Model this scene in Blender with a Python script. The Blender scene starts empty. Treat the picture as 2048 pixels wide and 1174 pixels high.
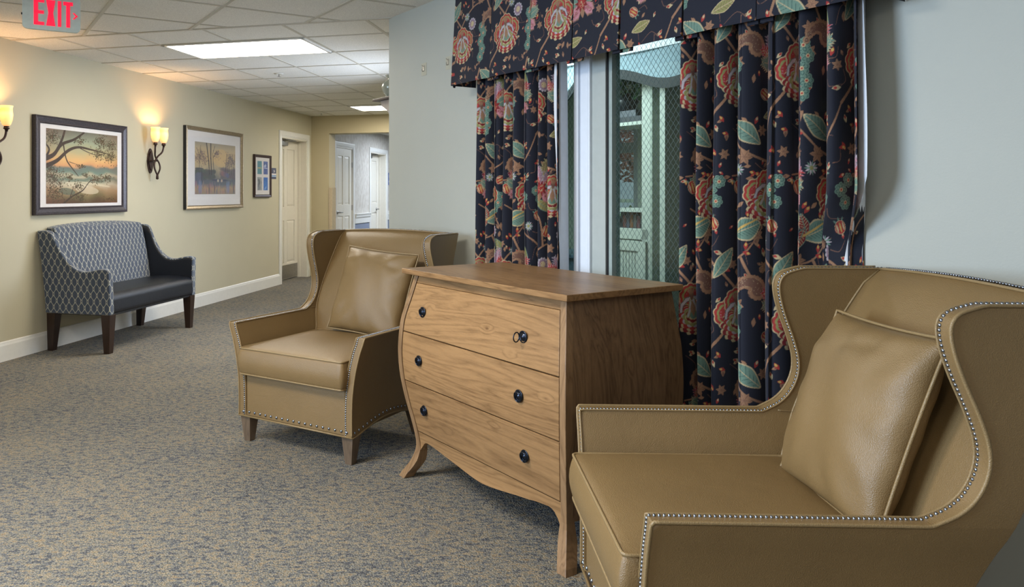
import bpy, bmesh, math, random
import numpy as np
from mathutils import Vector, Matrix

SC = bpy.context.scene
COL = SC.collection
PI = math.pi
FOC, CX, CY, CAMH = 1540.0, 826.0, 384.5, 1.27
CEIL = 2.43

# ------------------------------------------------------------------ camera
cd = bpy.data.cameras.new('camera'); cam = bpy.data.objects.new('camera', cd); COL.objects.link(cam)
cam.location = (0, 0, CAMH); cam.rotation_euler = (PI/2, 0, 0)
cd.sensor_width = 36; cd.sensor_fit = 'HORIZONTAL'
cd.lens = FOC/2048*36
cd.shift_x = (1024-CX)/2048; cd.shift_y = -(587-CY)/2048
cd.clip_start = 0.02; cd.clip_end = 200
SC.camera = cam

# ------------------------------------------------------------------ world, lights, exposure
vs = SC.view_settings
vs.view_transform = 'Standard'; vs.look = 'None'; vs.gamma = 1; vs.use_curve_mapping = False
vs.exposure = 0.5
w = bpy.data.worlds.new('world'); SC.world = w; w.use_nodes = True
bgn = w.node_tree.nodes['Background']; bgn.inputs[0].default_value = (0.80, 0.90, 1.0, 1); bgn.inputs[1].default_value = 0.28

def area(name, loc, target, size, power, color, size_y=None, spread=180):
    l = bpy.data.lights.new(name, 'AREA'); l.energy = power; l.color = color
    l.shape = 'RECTANGLE'; l.size = size; l.size_y = size_y or size; l.spread = math.radians(spread)
    o = bpy.data.objects.new(name, l); COL.objects.link(o); o.location = loc
    d = Vector(target)-Vector(loc); o.rotation_euler = d.to_track_quat('-Z', 'Y').to_euler()
    return o
# daylight of the large window in the left wall beside the camera
area('daylight_window', (-4.0, 1.05, 1.6), (1.5, 2.2, 1.15), 1.7, 72, (0.60, 0.77, 1.0), 1.6, 112)
# daylight of the hall windows behind the window wall corner
area('daylight_hall_window', (0.32, 7.15, 1.5), (-3.0, 6.6, 0.9), 1.1, 34, (0.72, 0.83, 1.0), 1.3, 150)
# ceiling troffers of the sitting area, above and behind the camera
area('troffer_lamp', (-1.5, 2.2, 2.40), (-1.5, 2.2, 0), 1.15, 60, (1.0, 0.93, 0.82), 0.55)
area('troffer_lamp', (0.0, -1.2, 2.40), (0.0, -1.2, 0), 1.15, 26, (1.0, 0.93, 0.82), 0.55)
area('troffer_lamp', (-1.6, -0.8, 2.40), (-1.6, -0.8, 0), 1.15, 24, (1.0, 0.93, 0.82), 0.55)
area('hall_lamp', (0.6, 14.5, 2.38), (0.6, 14.5, 0), 1.2, 75, (0.75, 0.85, 1.0), 1.2)

# ------------------------------------------------------------------ frames of reference
LWO, LWR = (-3.087, 5.756), math.radians(75.6)      # left wall: x along the wall, -y into the room
WWO, WWR = (-0.16, 5.14), math.radians(-59.4)       # window wall: x along the wall, -y into the room

# ------------------------------------------------------------------ materials
def lin(r, g, b):
    f = lambda c: ((c/255+0.055)/1.055)**2.4 if c/255 > 0.04045 else c/255/12.92
    return (f(r), f(g), f(b))
class NT:
    def __init__(s, name):
        s.m = bpy.data.materials.new(name); s.m.use_nodes = True
        s.t = s.m.node_tree; s.n = s.t.nodes; s.l = s.t.links
        s.b = s.n['Principled BSDF']
    def new(s, kind, **kw):
        n = s.n.new(kind)
        for k, v in kw.items():
            if k.startswith('i_'):
                n.inputs[k[2:].replace('_', ' ')].default_value = v
            else: setattr(n, k, v)
        return n
    def link(s, a, b): s.l.new(a, b)
    def ramp(s, fac, stops, interp='LINEAR'):
        r = s.n.new('ShaderNodeValToRGB'); r.color_ramp.interpolation = interp
        e = r.color_ramp.elements
        while len(e) < len(stops): e.new(0.5)
        for k, (p, c) in enumerate(stops):
            e[k].position = p; e[k].color = (*c, 1)
        s.link(fac, r.inputs[0]); return r.outputs[0]
    def math(s, op, a, b=None, c=None):
        n = s.n.new('ShaderNodeMath'); n.operation = op
        for k, v in enumerate((a, b, c)):
            if v is None: continue
            if isinstance(v, (int, float)): n.inputs[k].default_value = v
            else: s.link(v, n.inputs[k])
        return n.outputs[0]
    def mix(s, fac, a, b, mode='MIX'):
        n = s.n.new('ShaderNodeMix'); n.data_type = 'RGBA'; n.blend_type = mode
        for k, v in ((0, fac), (6, a), (7, b)):
            if isinstance(v, (int, float)): n.inputs[k].default_value = v
            elif isinstance(v, tuple): n.inputs[k].default_value = (*v, 1)
            else: s.link(v, n.inputs[k])
        return n.outputs[2]
    def coords(s, scale=(1, 1, 1), kind='Object', rot=(0, 0, 0), loc=(0, 0, 0)):
        tc = s.n.new('ShaderNodeTexCoord'); mp = s.n.new('ShaderNodeMapping')
        mp.inputs['Scale'].default_value = scale; mp.inputs['Rotation'].default_value = rot; mp.inputs['Location'].default_value = loc
        s.link(tc.outputs[kind], mp.inputs[0]); return mp.outputs[0]
    def noise(s, co, scale, detail=3, rough=0.5, dist=0):
        n = s.n.new('ShaderNodeTexNoise'); n.inputs['Scale'].default_value = scale
        n.inputs['Detail'].default_value = detail; n.inputs['Roughness'].default_value = rough
        n.inputs['Distortion'].default_value = dist
        if co is not None: s.link(co, n.inputs['Vector'])
        return n.outputs['Fac']
    def bump(s, h, strength=0.3, dist=0.002):
        b = s.n.new('ShaderNodeBump'); b.inputs['Strength'].default_value = strength; b.inputs['Distance'].default_value = dist
        s.link(h, b.inputs['Height']); s.link(b.outputs[0], s.b.inputs['Normal'])
    def set(s, color=None, rough=None, metal=None, spec=None, **kw):
        if color is not None:
            if isinstance(color, tuple): s.b.inputs['Base Color'].default_value = (*color, 1)
            else: s.link(color, s.b.inputs['Base Color'])
        if rough is not None: s.b.inputs['Roughness'].default_value = rough
        if metal is not None: s.b.inputs['Metallic'].default_value = metal
        if spec is not None: s.b.inputs['Specular IOR Level'].default_value = spec
        return s.m

def simple(name, color, rough=0.5, metal=0, var=0.06, scale=30, bump=0.0, spec=0.5, bscale=200):
    t = NT(name); co = t.coords()
    n = t.noise(co, scale, 3)
    dark = tuple(c*(1-var) for c in color); light = tuple(min(1, c*(1+var)) for c in color)
    t.set(t.ramp(n, [(0.3, dark), (0.7, light)]), rough, metal, spec)
    if bump: t.bump(t.noise(co, bscale, 2), bump, 0.001)
    return t.m
def wallpaint(name, color):
    t = NT(name); co = t.coords()
    n = t.noise(co, 3, 2)
    t.set(t.ramp(n, [(0.3, tuple(c*0.985 for c in color)), (0.7, tuple(c*1.015 for c in color))]), 0.62, 0, 0.3)
    t.bump(t.noise(co, 130, 3, 0.6), 0.35, 0.0015)
    return t.m
def leather(name, color, rough=0.40):
    t = NT(name); co = t.coords()
    n = t.noise(co, 5, 3)
    t.set(t.ramp(n, [(0.25, tuple(c*0.92 for c in color)), (0.75, tuple(min(1, c*1.06) for c in color))]), rough, 0, 0.5)
    v = t.new('ShaderNodeTexVoronoi', i_Scale=420); t.link(co, v.inputs['Vector'])
    n2 = t.noise(co, 9, 3, 0.5, 1.5)
    h = t.math('ADD', t.math('MULTIPLY', v.outputs['Distance'], 0.9), t.math('MULTIPLY', n2, 2.2))
    t.bump(h, 0.28, 0.003)
    return t.m
def wood(name, light, dark, axis='x', rough=0.36, knots=True, fine=1.0):
    t = NT(name)
    tc = t.new('ShaderNodeTexCoord')
    oi = t.new('ShaderNodeObjectInfo')
    off = t.new('ShaderNodeVectorMath', operation='MULTIPLY_ADD')
    cr = t.new('ShaderNodeCombineXYZ'); 
    for k in range(3): t.link(oi.outputs['Random'], cr.inputs[k])
    t.link(cr.outputs[0], off.inputs[0]); off.inputs[1].default_value = (7.3, 3.1, 5.7); t.link(tc.outputs['Object'], off.inputs[2])
    base = off.outputs[0]
    sc = {'x': (1.0, 9, 9), 'y': (9, 1.0, 9), 'z': (9, 9, 1.0)}[axis]
    mp = t.new('ShaderNodeMapping'); mp.inputs['Scale'].default_value = sc; t.link(base, mp.inputs[0])
    # knots warp the grain
    ks = {'x': (2.2, 4.4, 4.4), 'y': (4.4, 2.2, 4.4), 'z': (4.4, 4.4, 2.2)}[axis]
    mk = t.new('ShaderNodeMapping'); mk.inputs['Scale'].default_value = ks; t.link(base, mk.inputs[0])
    vk = t.new('ShaderNodeTexVoronoi', i_Scale=1.6); t.link(mk.outputs[0], vk.inputs['Vector'])
    kd = t.math('SUBTRACT', 1.0, t.math('MULTIPLY', vk.outputs['Distance'], 5.5)); kd = t.math('MAXIMUM', kd, 0.0)
    n1 = t.noise(mp.outputs[0], 0.55*fine, 4, 0.5, 0.9)
    g = t.math('ADD', t.math('MULTIPLY', n1, 15.0), t.math('MULTIPLY', kd, 1.6 if knots else 0.0))
    rings = t.math('ABSOLUTE', t.math('SUBTRACT', t.math('FRACT', g), 0.5))
    n2 = t.noise(mp.outputs[0], 14*fine, 4, 0.7)
    n3 = t.noise(mp.outputs[0], 0.5, 2)
    f = t.math('ADD', t.math('MULTIPLY', t.math('POWER', rings, 0.5), 0.42), t.math('MULTIPLY', n2, 0.5)); f = t.math('ADD', f, t.math('MULTIPLY', n3, 0.55))
    mid = tuple((a+b)/2 for a, b in zip(light, dark))
    c = t.ramp(f, [(0.36, dark), (0.60, mid), (0.86, light)])
    if knots:
        kk = t.math('GREATER_THAN', vk.outputs['Distance'], 0.05)
        ksm = t.ramp(vk.outputs['Distance'], [(0.012, (0.25, 0.13, 0.06)), (0.055, (1, 1, 1))])
        c = t.mix(0.75, c, ksm, 'MULTIPLY')
    t.set(c, rough, 0, 0.4)
    t.bump(f, 0.12, 0.001)
    return t.m
def emit(name, color, strength, base=(0.8, 0.8, 0.8)):
    t = NT(name); t.set(base, 0.5)
    t.b.inputs['Emission Color'].default_value = (*color, 1); t.b.inputs['Emission Strength'].default_value = strength
    return t.m
def vcol(name, rough=0.85, weave=0.0, sheen=0.0, spec=0.3):
    t = NT(name); a = t.new('ShaderNodeAttribute', attribute_name='print')
    t.set(a.outputs['Color'], rough, 0, spec)
    if weave:
        co = t.coords((1, 1, 1)); t.bump(t.noise(co, 600, 2), weave, 0.001)
    if sheen: t.b.inputs['Sheen Weight'].default_value = sheen
    return t.m

M = {}
M['wall'] = wallpaint('wall_paint', (0.51, 0.47, 0.345))
M['wall_far'] = wallpaint('wall_paint_warm', (0.52, 0.455, 0.30))
M['wall_grey'] = wallpaint('wall_paint_grey', (0.44, 0.452, 0.405))
M['white'] = simple('white_trim_paint', (0.74, 0.73, 0.69), 0.35, var=0.02)
M['door'] = simple('door_paint', (0.74, 0.70, 0.61), 0.4, var=0.02)
M['leather'] = leather('tan_leather', (0.215, 0.138, 0.057))
M['piping'] = leather('tan_leather_piping', (0.27, 0.185, 0.085), 0.4)
M['nail'] = simple('nailhead_metal', (0.28, 0.31, 0.37), 0.2, 1.0, var=0.2, scale=60)
M['legwood'] = wood('grey_brown_wood', (0.17, 0.12, 0.08), (0.08, 0.055, 0.035), 'z', 0.45, False)
M['darkwood'] = wood('espresso_wood', (0.035, 0.018, 0.012), (0.012, 0.007, 0.005), 'z', 0.35, False)
M['pine_x'] = wood('pine_long_grain', (0.335, 0.190, 0.082), (0.13, 0.066, 0.026), 'x')
M['pine_z'] = wood('pine_upright_grain', (0.24, 0.14, 0.07), (0.065, 0.033, 0.016), 'z', fine=1.3)
M['pine_post'] = wood('pine_post_grain', (0.30, 0.18, 0.09), (0.13, 0.07, 0.032), 'z', knots=False)
M['iron'] = simple('blackened_iron', (0.035, 0.042, 0.06), 0.28, 0.9, var=0.3, scale=80)
M['bronze'] = simple('dark_bronze', (0.045, 0.024, 0.02), 0.4, 0.5, var=0.3, scale=50)
M['navy'] = leather('navy_vinyl', (0.007, 0.009, 0.015), 0.36)
M['black'] = simple('black_paint', (0.015, 0.015, 0.018), 0.4)
M['steel'] = simple('brushed_steel', (0.42, 0.41, 0.39), 0.38, 1.0, var=0.1)
M['mat'] = simple('mat_board', (0.80, 0.77, 0.77), 0.7, var=0.015)
M['lining'] = simple('white_lining', (0.72, 0.75, 0.80), 0.9, var=0.03)
M['grey_frame'] = simple('grey_frame_paint', (0.42, 0.46, 0.44), 0.45, var=0.03)
M['vinyl'] = simple('white_window_frame', (0.72, 0.77, 0.84), 0.35, var=0.02)
M['print'] = vcol('floral_print_cotton', 0.8, 0.25, 0.15)
M['art'] = vcol('printed_paper', 0.45, 0, 0, 0.35)

def carpet():
    t = NT('mottled_loop_carpet'); co = t.coords()
    v = t.new('ShaderNodeTexVoronoi', i_Scale=170); t.link(co, v.inputs['Vector'])
    sx = t.new('ShaderNodeSeparateColor'); t.link(v.outputs['Color'], sx.inputs[0])
    big = t.noise(t.coords((1, 2.2, 1), rot=(0, 0, 0.25)), 24, 4, 0.72); huge = t.noise(co, 2.2, 2)
    f = t.math('ADD', t.math('MULTIPLY', sx.outputs[0], 0.5), t.math('MULTIPLY', t.math('SUBTRACT', big, 0.5), 2.3))
    f = t.math('ADD', f, t.math('MULTIPLY', t.math('SUBTRACT', huge, 0.5), 0.35)); f = t.math('ADD', f, 0.18)
    c = t.ramp(f, [(0.05, (0.095, 0.097, 0.11)), (0.25, (0.15, 0.162, 0.178)), (0.42, (0.25, 0.243, 0.213)),
                   (0.60, (0.32, 0.283, 0.215)), (0.80, (0.39, 0.305, 0.20)), (0.98, (0.24, 0.17, 0.105))])
    sh = t.ramp(v.outputs['Distance'], [(0.0, (1.15, 1.15, 1.15)), (0.6, (0.55, 0.55, 0.55))])
    c = t.mix(0.8, c, sh, 'MULTIPLY')
    t.set(c, 0.95, 0, 0.1)
    h = t.math('SUBTRACT', 1.0, v.outputs['Distance'])
    t.bump(h, 0.8, 0.004); return t.m
M['carpet'] = carpet()
def acoustic():
    t = NT('acoustic_tile'); co = t.coords()
    n = t.noise(co, 160, 3, 0.7); 
    t.set(t.ramp(n, [(0.38, (0.68, 0.665, 0.62)), (0.56, (0.84, 0.82, 0.77))]), 0.9, 0, 0.1)
    t.bump(n, 0.5, 0.002); return t.m
M['tile'] = acoustic()
M['tbar'] = simple('grid_bar_paint', (0.53, 0.50, 0.43), 0.5, var=0.02)
def wallpaper():
    t = NT('damask_wallpaper'); co = t.coords((22, 22, 9))
    n = t.noise(co, 1.0, 2, 0.5, 0.6)
    t.set(t.ramp(n, [(0.42, (0.46, 0.42, 0.37)), (0.56, (0.55, 0.52, 0.47))]), 0.7); return t.m
M['wallpaper'] = wallpaper()
M['wainscot'] = simple('blue_grey_wainscot', (0.22, 0.25, 0.33), 0.6)
def lattice():
    t = NT('ogee_lattice_fabric')
    uv = t.new('ShaderNodeUVMap'); sp = t.new('ShaderNodeSeparateXYZ'); t.link(uv.outputs[0], sp.inputs[0])
    u = t.math('MULTIPLY', sp.outputs[0], 2*PI/0.057); v = t.math('MULTIPLY', sp.outputs[1], 2*PI/0.102)
    cu, cv = t.math('COSINE', u), t.math('COSINE', v)
    cv3 = t.math('COSINE', t.math('MULTIPLY', v, 3.0))
    s = t.math('ADD', t.math('ADD', cu, cv), t.math('MULTIPLY', cv3, -0.22))
    a = t.math('ABSOLUTE', s)
    gx = t.math('ABSOLUTE', t.math('SINE', u)); gy = t.math('ABSOLUTE', t.math('SINE', v))
    g = t.math('ADD', t.math('MULTIPLY', t.math('ADD', gx, gy), 0.15), 0.05)
    r = t.math('DIVIDE', a, g)
    line = t.ramp(r, [(0.55, (1, 1, 1)), (0.8, (0, 0, 0))])
    # little rings where the strands meet
    k = t.math('ADD', t.math('POWER', t.math('MULTIPLY', t.math('SUBTRACT', 1.0, t.math('MULTIPLY', cu, -1.0)), 1.0), 1.0), 0.0)
    co = t.coords(); n = t.noise(co, 450, 2)
    base = t.ramp(n, [(0.3, (0.040, 0.055, 0.085)), (0.7, (0.072, 0.095, 0.142))])
    c = t.mix(line, base, (0.50, 0.49, 0.40))
    t.set(c, 0.85, 0, 0.25); t.b.inputs['Sheen Weight'].default_value = 0.3
    t.bump(n, 0.4, 0.001); return t.m
M['lattice'] = lattice()
def glass(name, tint=(0.93, 0.97, 0.96), refl=0.10):
    t = NT(name); t.n.remove(t.b)
    tr = t.new('ShaderNodeBsdfTransparent'); tr.inputs[0].default_value = (*tint, 1)
    gl = t.new('ShaderNodeBsdfGlossy'); gl.inputs['Roughness'].default_value = 0.02
    fr = t.new('ShaderNodeLayerWeight', i_Blend=0.5); mx = t.new('ShaderNodeMixShader')
    f = t.math('ADD', t.math('MULTIPLY', t.math('POWER', fr.outputs['Facing'], 4.0), refl*5), refl*0.35)
    t.link(f, mx.inputs[0]); t.link(tr.outputs[0], mx.inputs[1]); t.link(gl.outputs[0], mx.inputs[2])
    t.link(mx.outputs[0], t.n['Material Output'].inputs[0]); return t.m
M['glass'] = glass('window_glass', (0.86, 0.94, 0.93), 0.14)
M['picglass'] = glass('picture_glass', (0.97, 0.97, 0.97), 0.09)

# ------------------------------------------------------------------ object helpers
def tag(o, label=None, cat=None, group=None, kind=None):
    if label: o['label'] = label
    if cat: o['category'] = cat
    if group: o['group'] = group
    if kind: o['kind'] = kind
    return o
def thing(name, loc, rz, label, cat, group=None, kind=None):
    o = bpy.data.objects.new(name, None); COL.objects.link(o); o.empty_display_size = 0.1
    o.location = loc; o.rotation_euler = (0, 0, rz)
    return tag(o, label, cat, group, kind)
class MB:
    """collects vertices and faces, links them as one mesh object"""
    def __init__(s): s.v = []; s.f = []
    def add(s, vs, fs):
        n = len(s.v); s.v += [tuple(p) for p in vs]; s.f += [tuple(i+n for i in f) for f in fs]; return s
    def box(s, x0, x1, y0, y1, z0, z1):
        x0, x1 = sorted((x0, x1)); y0, y1 = sorted((y0, y1)); z0, z1 = sorted((z0, z1))
        return s.add([(x0,y0,z0),(x1,y0,z0),(x1,y1,z0),(x0,y1,z0),(x0,y0,z1),(x1,y0,z1),(x1,y1,z1),(x0,y1,z1)],
              [(0,3,2,1),(4,5,6,7),(0,1,5,4),(1,2,6,5),(2,3,7,6),(3,0,4,7)])
    def taper(s, cx, cy, z0, z1, r0, r1, shift=(0, 0)):
        a, b = shift
        return s.add([(cx-r0+a,cy-r0+b,z0),(cx+r0+a,cy-r0+b,z0),(cx+r0+a,cy+r0+b,z0),(cx-r0+a,cy+r0+b,z0),
               (cx-r1,cy-r1,z1),(cx+r1,cy-r1,z1),(cx+r1,cy+r1,z1),(cx-r1,cy+r1,z1)],
              [(0,3,2,1),(4,5,6,7),(0,1,5,4),(1,2,6,5),(2,3,7,6),(3,0,4,7)])
    def prism(s, pts, d0, d1, axis='y'):
        """polygon pts (a,b) extruded: axis y -> (a, d, b); x -> (d, a, b); z -> (a, b, d)"""
        def P(p, d):
            return {'y': (p[0], d, p[1]), 'x': (d, p[0], p[1]), 'z': (p[0], p[1], d)}[axis]
        n = len(pts); vs = [P(p, d0) for p in pts]+[P(p, d1) for p in pts]
        fs = [tuple(range(n)), tuple(range(2*n-1, n-1, -1))]+[(i, i+n, (i+1) % n+n, (i+1) % n) for i in range(n)]
        return s.add(vs, fs)
    def lathe(s, prof, c=(0, 0, 0), n=24, axis='z'):
        vs = []; fs = []
        for r, h in prof:
            for k in range(n):
                a = 2*PI*k/n; x, y = r*math.cos(a), r*math.sin(a)
                p = {'z': (x, y, h), 'y': (x, h, y), 'x': (h, x, y)}[axis]
                vs.append((p[0]+c[0], p[1]+c[1], p[2]+c[2]))
        m = len(prof)
        for j in range(m-1):
            for k in range(n): fs.append((j*n+k, j*n+(k+1) % n, (j+1)*n+(k+1) % n, (j+1)*n+k))
        if prof[0][0] > 1e-5: fs.append(tuple(range(n-1, -1, -1)))
        if prof[-1][0] > 1e-5: fs.append(tuple((m-1)*n+k for k in range(n)))
        return s.add(vs, fs)
    def tube(s, pts, r, n=8, closed=False):
        pts = [Vector(p) for p in pts]; m = len(pts); vs = []; fs = []
        rs = r if isinstance(r, (list, tuple)) else [r]*m
        up = None
        for i, p in enumerate(pts):
            if closed: d = pts[(i+1) % m]-pts[i-1]
            else: d = pts[min(i+1, m-1)]-pts[max(i-1, 0)]
            if d.length < 1e-9: d = Vector((0, 0, 1))
            d.normalize()
            if up is None:
                up = Vector((0, 0, 1)) if abs(d.z) < 0.9 else Vector((1, 0, 0))
            a = up-d*up.dot(d)
            if a.length < 1e-4: a = d.orthogonal()
            a.normalize(); b = d.cross(a); up = a
            for k in range(n):
                t = 2*PI*k/n; q = p+(a*math.cos(t)+b*math.sin(t))*rs[i]; vs.append(tuple(q))
        last = m if closed else m-1
        for i in range(last):
            j = (i+1) % m
            for k in range(n): fs.append((i*n+k, i*n+(k+1) % n, j*n+(k+1) % n, j*n+k))
        if not closed: fs += [tuple(range(n-1, -1, -1)), tuple((m-1)*n+k for k in range(n))]
        return s.add(vs, fs)
    def grid(s, P, nu, nv, wrapu=False):
        n0 = [P(i, j) for i in range(nu) for j in range(nv)]
        fs = [(i*nv+j, (i+1) % nu*nv+j, (i+1) % nu*nv+j+1, i*nv+j+1) for i in range(nu if wrapu else nu-1) for j in range(nv-1)]
        return s.add(n0, fs)
    def build(s, name, mat, parent=None, smooth=None, bevel=0, seg=2, weld=False, uv=False, sub=0, ang=35, recalc=True):
        me = bpy.data.meshes.new(name); me.from_pydata(s.v, [], s.f)
        if weld or recalc:
            bm = bmesh.new(); bm.from_mesh(me)
            if weld: bmesh.ops.remove_doubles(bm, verts=bm.verts, dist=1e-5)
            bmesh.ops.recalc_face_normals(bm, faces=bm.faces)
            bm.to_mesh(me); bm.free()
        me.materials.append(mat)
        if uv: box_uv(me)
        o = bpy.data.objects.new(name, me); COL.objects.link(o)
        if parent: o.parent = parent
        if bevel:
            b = o.modifiers.new('bevel', 'BEVEL'); b.width = bevel; b.segments = seg; b.limit_method = 'ANGLE'; b.angle_limit = math.radians(ang)
        if sub:
            m = o.modifiers.new('sub', 'SUBSURF'); m.levels = sub; m.render_levels = sub
        if smooth is None: smooth = bool(bevel or sub)
        if smooth:
            me.polygons.foreach_set('use_smooth', [True]*len(me.polygons))
            if smooth == 'auto' or bevel:
                w_ = o.modifiers.new('wn', 'WEIGHTED_NORMAL'); w_.keep_sharp = True
        return o
def box_uv(me):
    uvl = me.uv_layers.new(name='UVMap')
    for p in me.polygons:
        n = p.normal
        for li in p.loop_indices:
            c = me.vertices[me.loops[li].vertex_index].co
            if abs(n.x) > abs(n.y) and abs(n.x) > 0.5: q = (c.y, c.z)
            else: q = (c.x, c.z if abs(n.z) < 0.8 else c.z+c.y)
            uvl.data[li].uv = q
def struct(o, label, cat='room'):
    return tag(o, label, cat, kind='structure')
def interp(z, tab):
    """smooth (monotone-ish cubic) interpolation through (z, v) pairs"""
    if z <= tab[0][0]: return tab[0][1]
    if z >= tab[-1][0]: return tab[-1][1]
    for i in range(len(tab)-1):
        if tab[i][0] <= z <= tab[i+1][0]:
            x0, y0 = tab[i]; x1, y1 = tab[i+1]
            m0 = (y1-tab[i-1][1])/(x1-tab[i-1][0]) if i > 0 else (y1-y0)/(x1-x0)
            m1 = (tab[i+2][1]-y0)/(tab[i+2][0]-x0) if i+2 < len(tab) else (y1-y0)/(x1-x0)
            h = x1-x0; t = (z-x0)/h
            return ((2*t**3-3*t*t+1)*y0+(t**3-2*t*t+t)*h*m0+(-2*t**3+3*t*t)*y1+(t**3-t*t)*h*m1)
def resample(pts, step):
    pts = [Vector(p) for p in pts]; L = [0]
    for a, b in zip(pts, pts[1:]): L.append(L[-1]+(b-a).length)
    n = max(1, round(L[-1]/step)); out = []; k = 0
    for i in range(n+1):
        d = L[-1]*i/n
        while k < len(L)-2 and L[k+1] < d: k += 1
        t = (d-L[k])/max(1e-9, L[k+1]-L[k]); out.append(pts[k].lerp(pts[k+1], min(1, max(0, t))))
    return out
def catmull(pts, n=8):
    pts = [Vector(p) for p in pts]; out = []
    for i in range(len(pts)-1):
        p0 = pts[max(i-1, 0)]; p1 = pts[i]; p2 = pts[i+1]; p3 = pts[min(i+2, len(pts)-1)]
        for k in range(n):
            t = k/n
            out.append(0.5*((2*p1)+(p2-p0)*t+(2*p0-5*p1+4*p2-p3)*t*t+(3*p1-p0-3*p2+p3)*t**3))
    out.append(pts[-1]); return out
def painted(name, verts, nu, nv, colors, mat, parent):
    """a fine grid mesh (nu x nv numpy vertices) carrying a printed colour per vertex"""
    me = bpy.data.meshes.new(name)
    i = np.arange(nu-1)[:, None]*nv+np.arange(nv-1)[None, :]
    q = np.stack([i, i+nv, i+nv+1, i+1], -1).reshape(-1).astype(np.int32); nf = (nu-1)*(nv-1)
    me.vertices.add(nu*nv); me.vertices.foreach_set('co', verts.astype(np.float32).reshape(-1))
    me.loops.add(nf*4); me.loops.foreach_set('vertex_index', q)
    me.polygons.add(nf); me.polygons.foreach_set('loop_start', np.arange(nf, dtype=np.int32)*4)
    me.update(calc_edges=True); me.validate()
    a = me.attributes.new('print', 'FLOAT_COLOR', 'POINT')
    rgba = np.ones((nu*nv, 4), np.float32); rgba[:, :3] = colors.reshape(-1, 3); a.data.foreach_set('color', rgba.reshape(-1))
    me.polygons.foreach_set('use_smooth', np.ones(nf, bool)); me.materials.append(mat)
    o = bpy.data.objects.new(name, me); COL.objects.link(o); o.parent = parent
    return o

# ------------------------------------------------------------------ the setting
LW = thing('wall_left_frame', (*LWO, 0), LWR, None, None)      # replaced below: every setting mesh is placed by matrix
COL.objects.unlink(LW); bpy.data.objects.remove(LW)
def place(o, org, rz, z=0):
    o.location = (org[0], org[1], z); o.rotation_euler = (0, 0, rz); return o
def L(o): return place(o, LWO, LWR)
def W(o): return place(o, WWO, WWR)
def Lp(u, y, z=0):
    c, s = math.cos(LWR), math.sin(LWR); return (LWO[0]+u*c-y*s, LWO[1]+u*s+y*c, z)
def Wp(t, y, z=0):
    c, s = math.cos(WWR), math.sin(WWR); return (WWO[0]+t*c-y*s, WWO[1]+t*s+y*c, z)

# floor
struct(MB().box(-9, 9, -4, 30, -0.1, 0).build('floor', M['carpet']), 'mottled blue and tan loop pile carpet floor')
# ceiling slab with two fields of grid bars
W(struct(MB().box(-9, 9, -9, 2.65, CEIL, CEIL+0.1).build('ceiling', M['tile']), 'speckled white acoustic tile ceiling of the sitting area'))
L(struct(MB().box(-9, 18, -3.3, 0.2, CEIL-0.0006, CEIL+0.09).build('ceiling_hall', M['tile']), 'speckled white acoustic tile ceiling of the hall'))
UT = 0.115                       # where the hall grid meets the sitting area grid
def poly_clip_line(p, d, poly):
    """the stretch of line p+s*d inside a convex polygon"""
    lo, hi = -99, 99
    for a, b in zip(poly, poly[1:]+poly[:1]):
        nx, ny = -(b[1]-a[1]), b[0]-a[0]
        num = (a[0]-p[0])*nx+(a[1]-p[1])*ny; den = d[0]*nx+d[1]*ny
        if abs(den) < 1e-9:
            if num > 0: return None
            continue
        s = num/den
        if den > 0: lo = max(lo, s)
        else: hi = min(hi, s)
    return (lo, hi) if hi-lo > 0.02 else None
g = MB()
hb, hz = 0.0115, CEIL-0.004
for o_ in [0.39+0.61*k for k in range(0, 7)]:                       # bars along the hall
    g.box(UT, 6.15, -o_-hb, -o_+hb, hz, CEIL+0.01)
for k in range(0, 10):
    u_ = 0.57+0.621*k
    if u_ < 6.1: g.box(u_-hb, u_+hb, -4.1, 0, hz-0.0004, CEIL+0.01)
g.box(UT-0.014, UT+0.014, -4.1, 0, hz-0.001, CEIL+0.01)
L(struct(g.build('trim_1', M['tbar']), 'white metal ceiling grid bars over the hall'))
# sitting area grid: bars run square to the window wall; region in W coordinates bounded by the transition line
def toW(p):
    c, s = math.cos(WWR), math.sin(WWR); dx, dy = p[0]-WWO[0], p[1]-WWO[1]; return (dx*c+dy*s, -dx*s+dy*c)
a_, b_ = toW(Lp(UT, 0)), toW(Lp(UT, -4.1)); c_, d_ = toW(Lp(-8.5, -6)), toW(Lp(-8.5, 0))
reg = [a_, b_, (b_[0]+0.01, 0), (9, 0), (9, c_[1]-1), d_]
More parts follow.
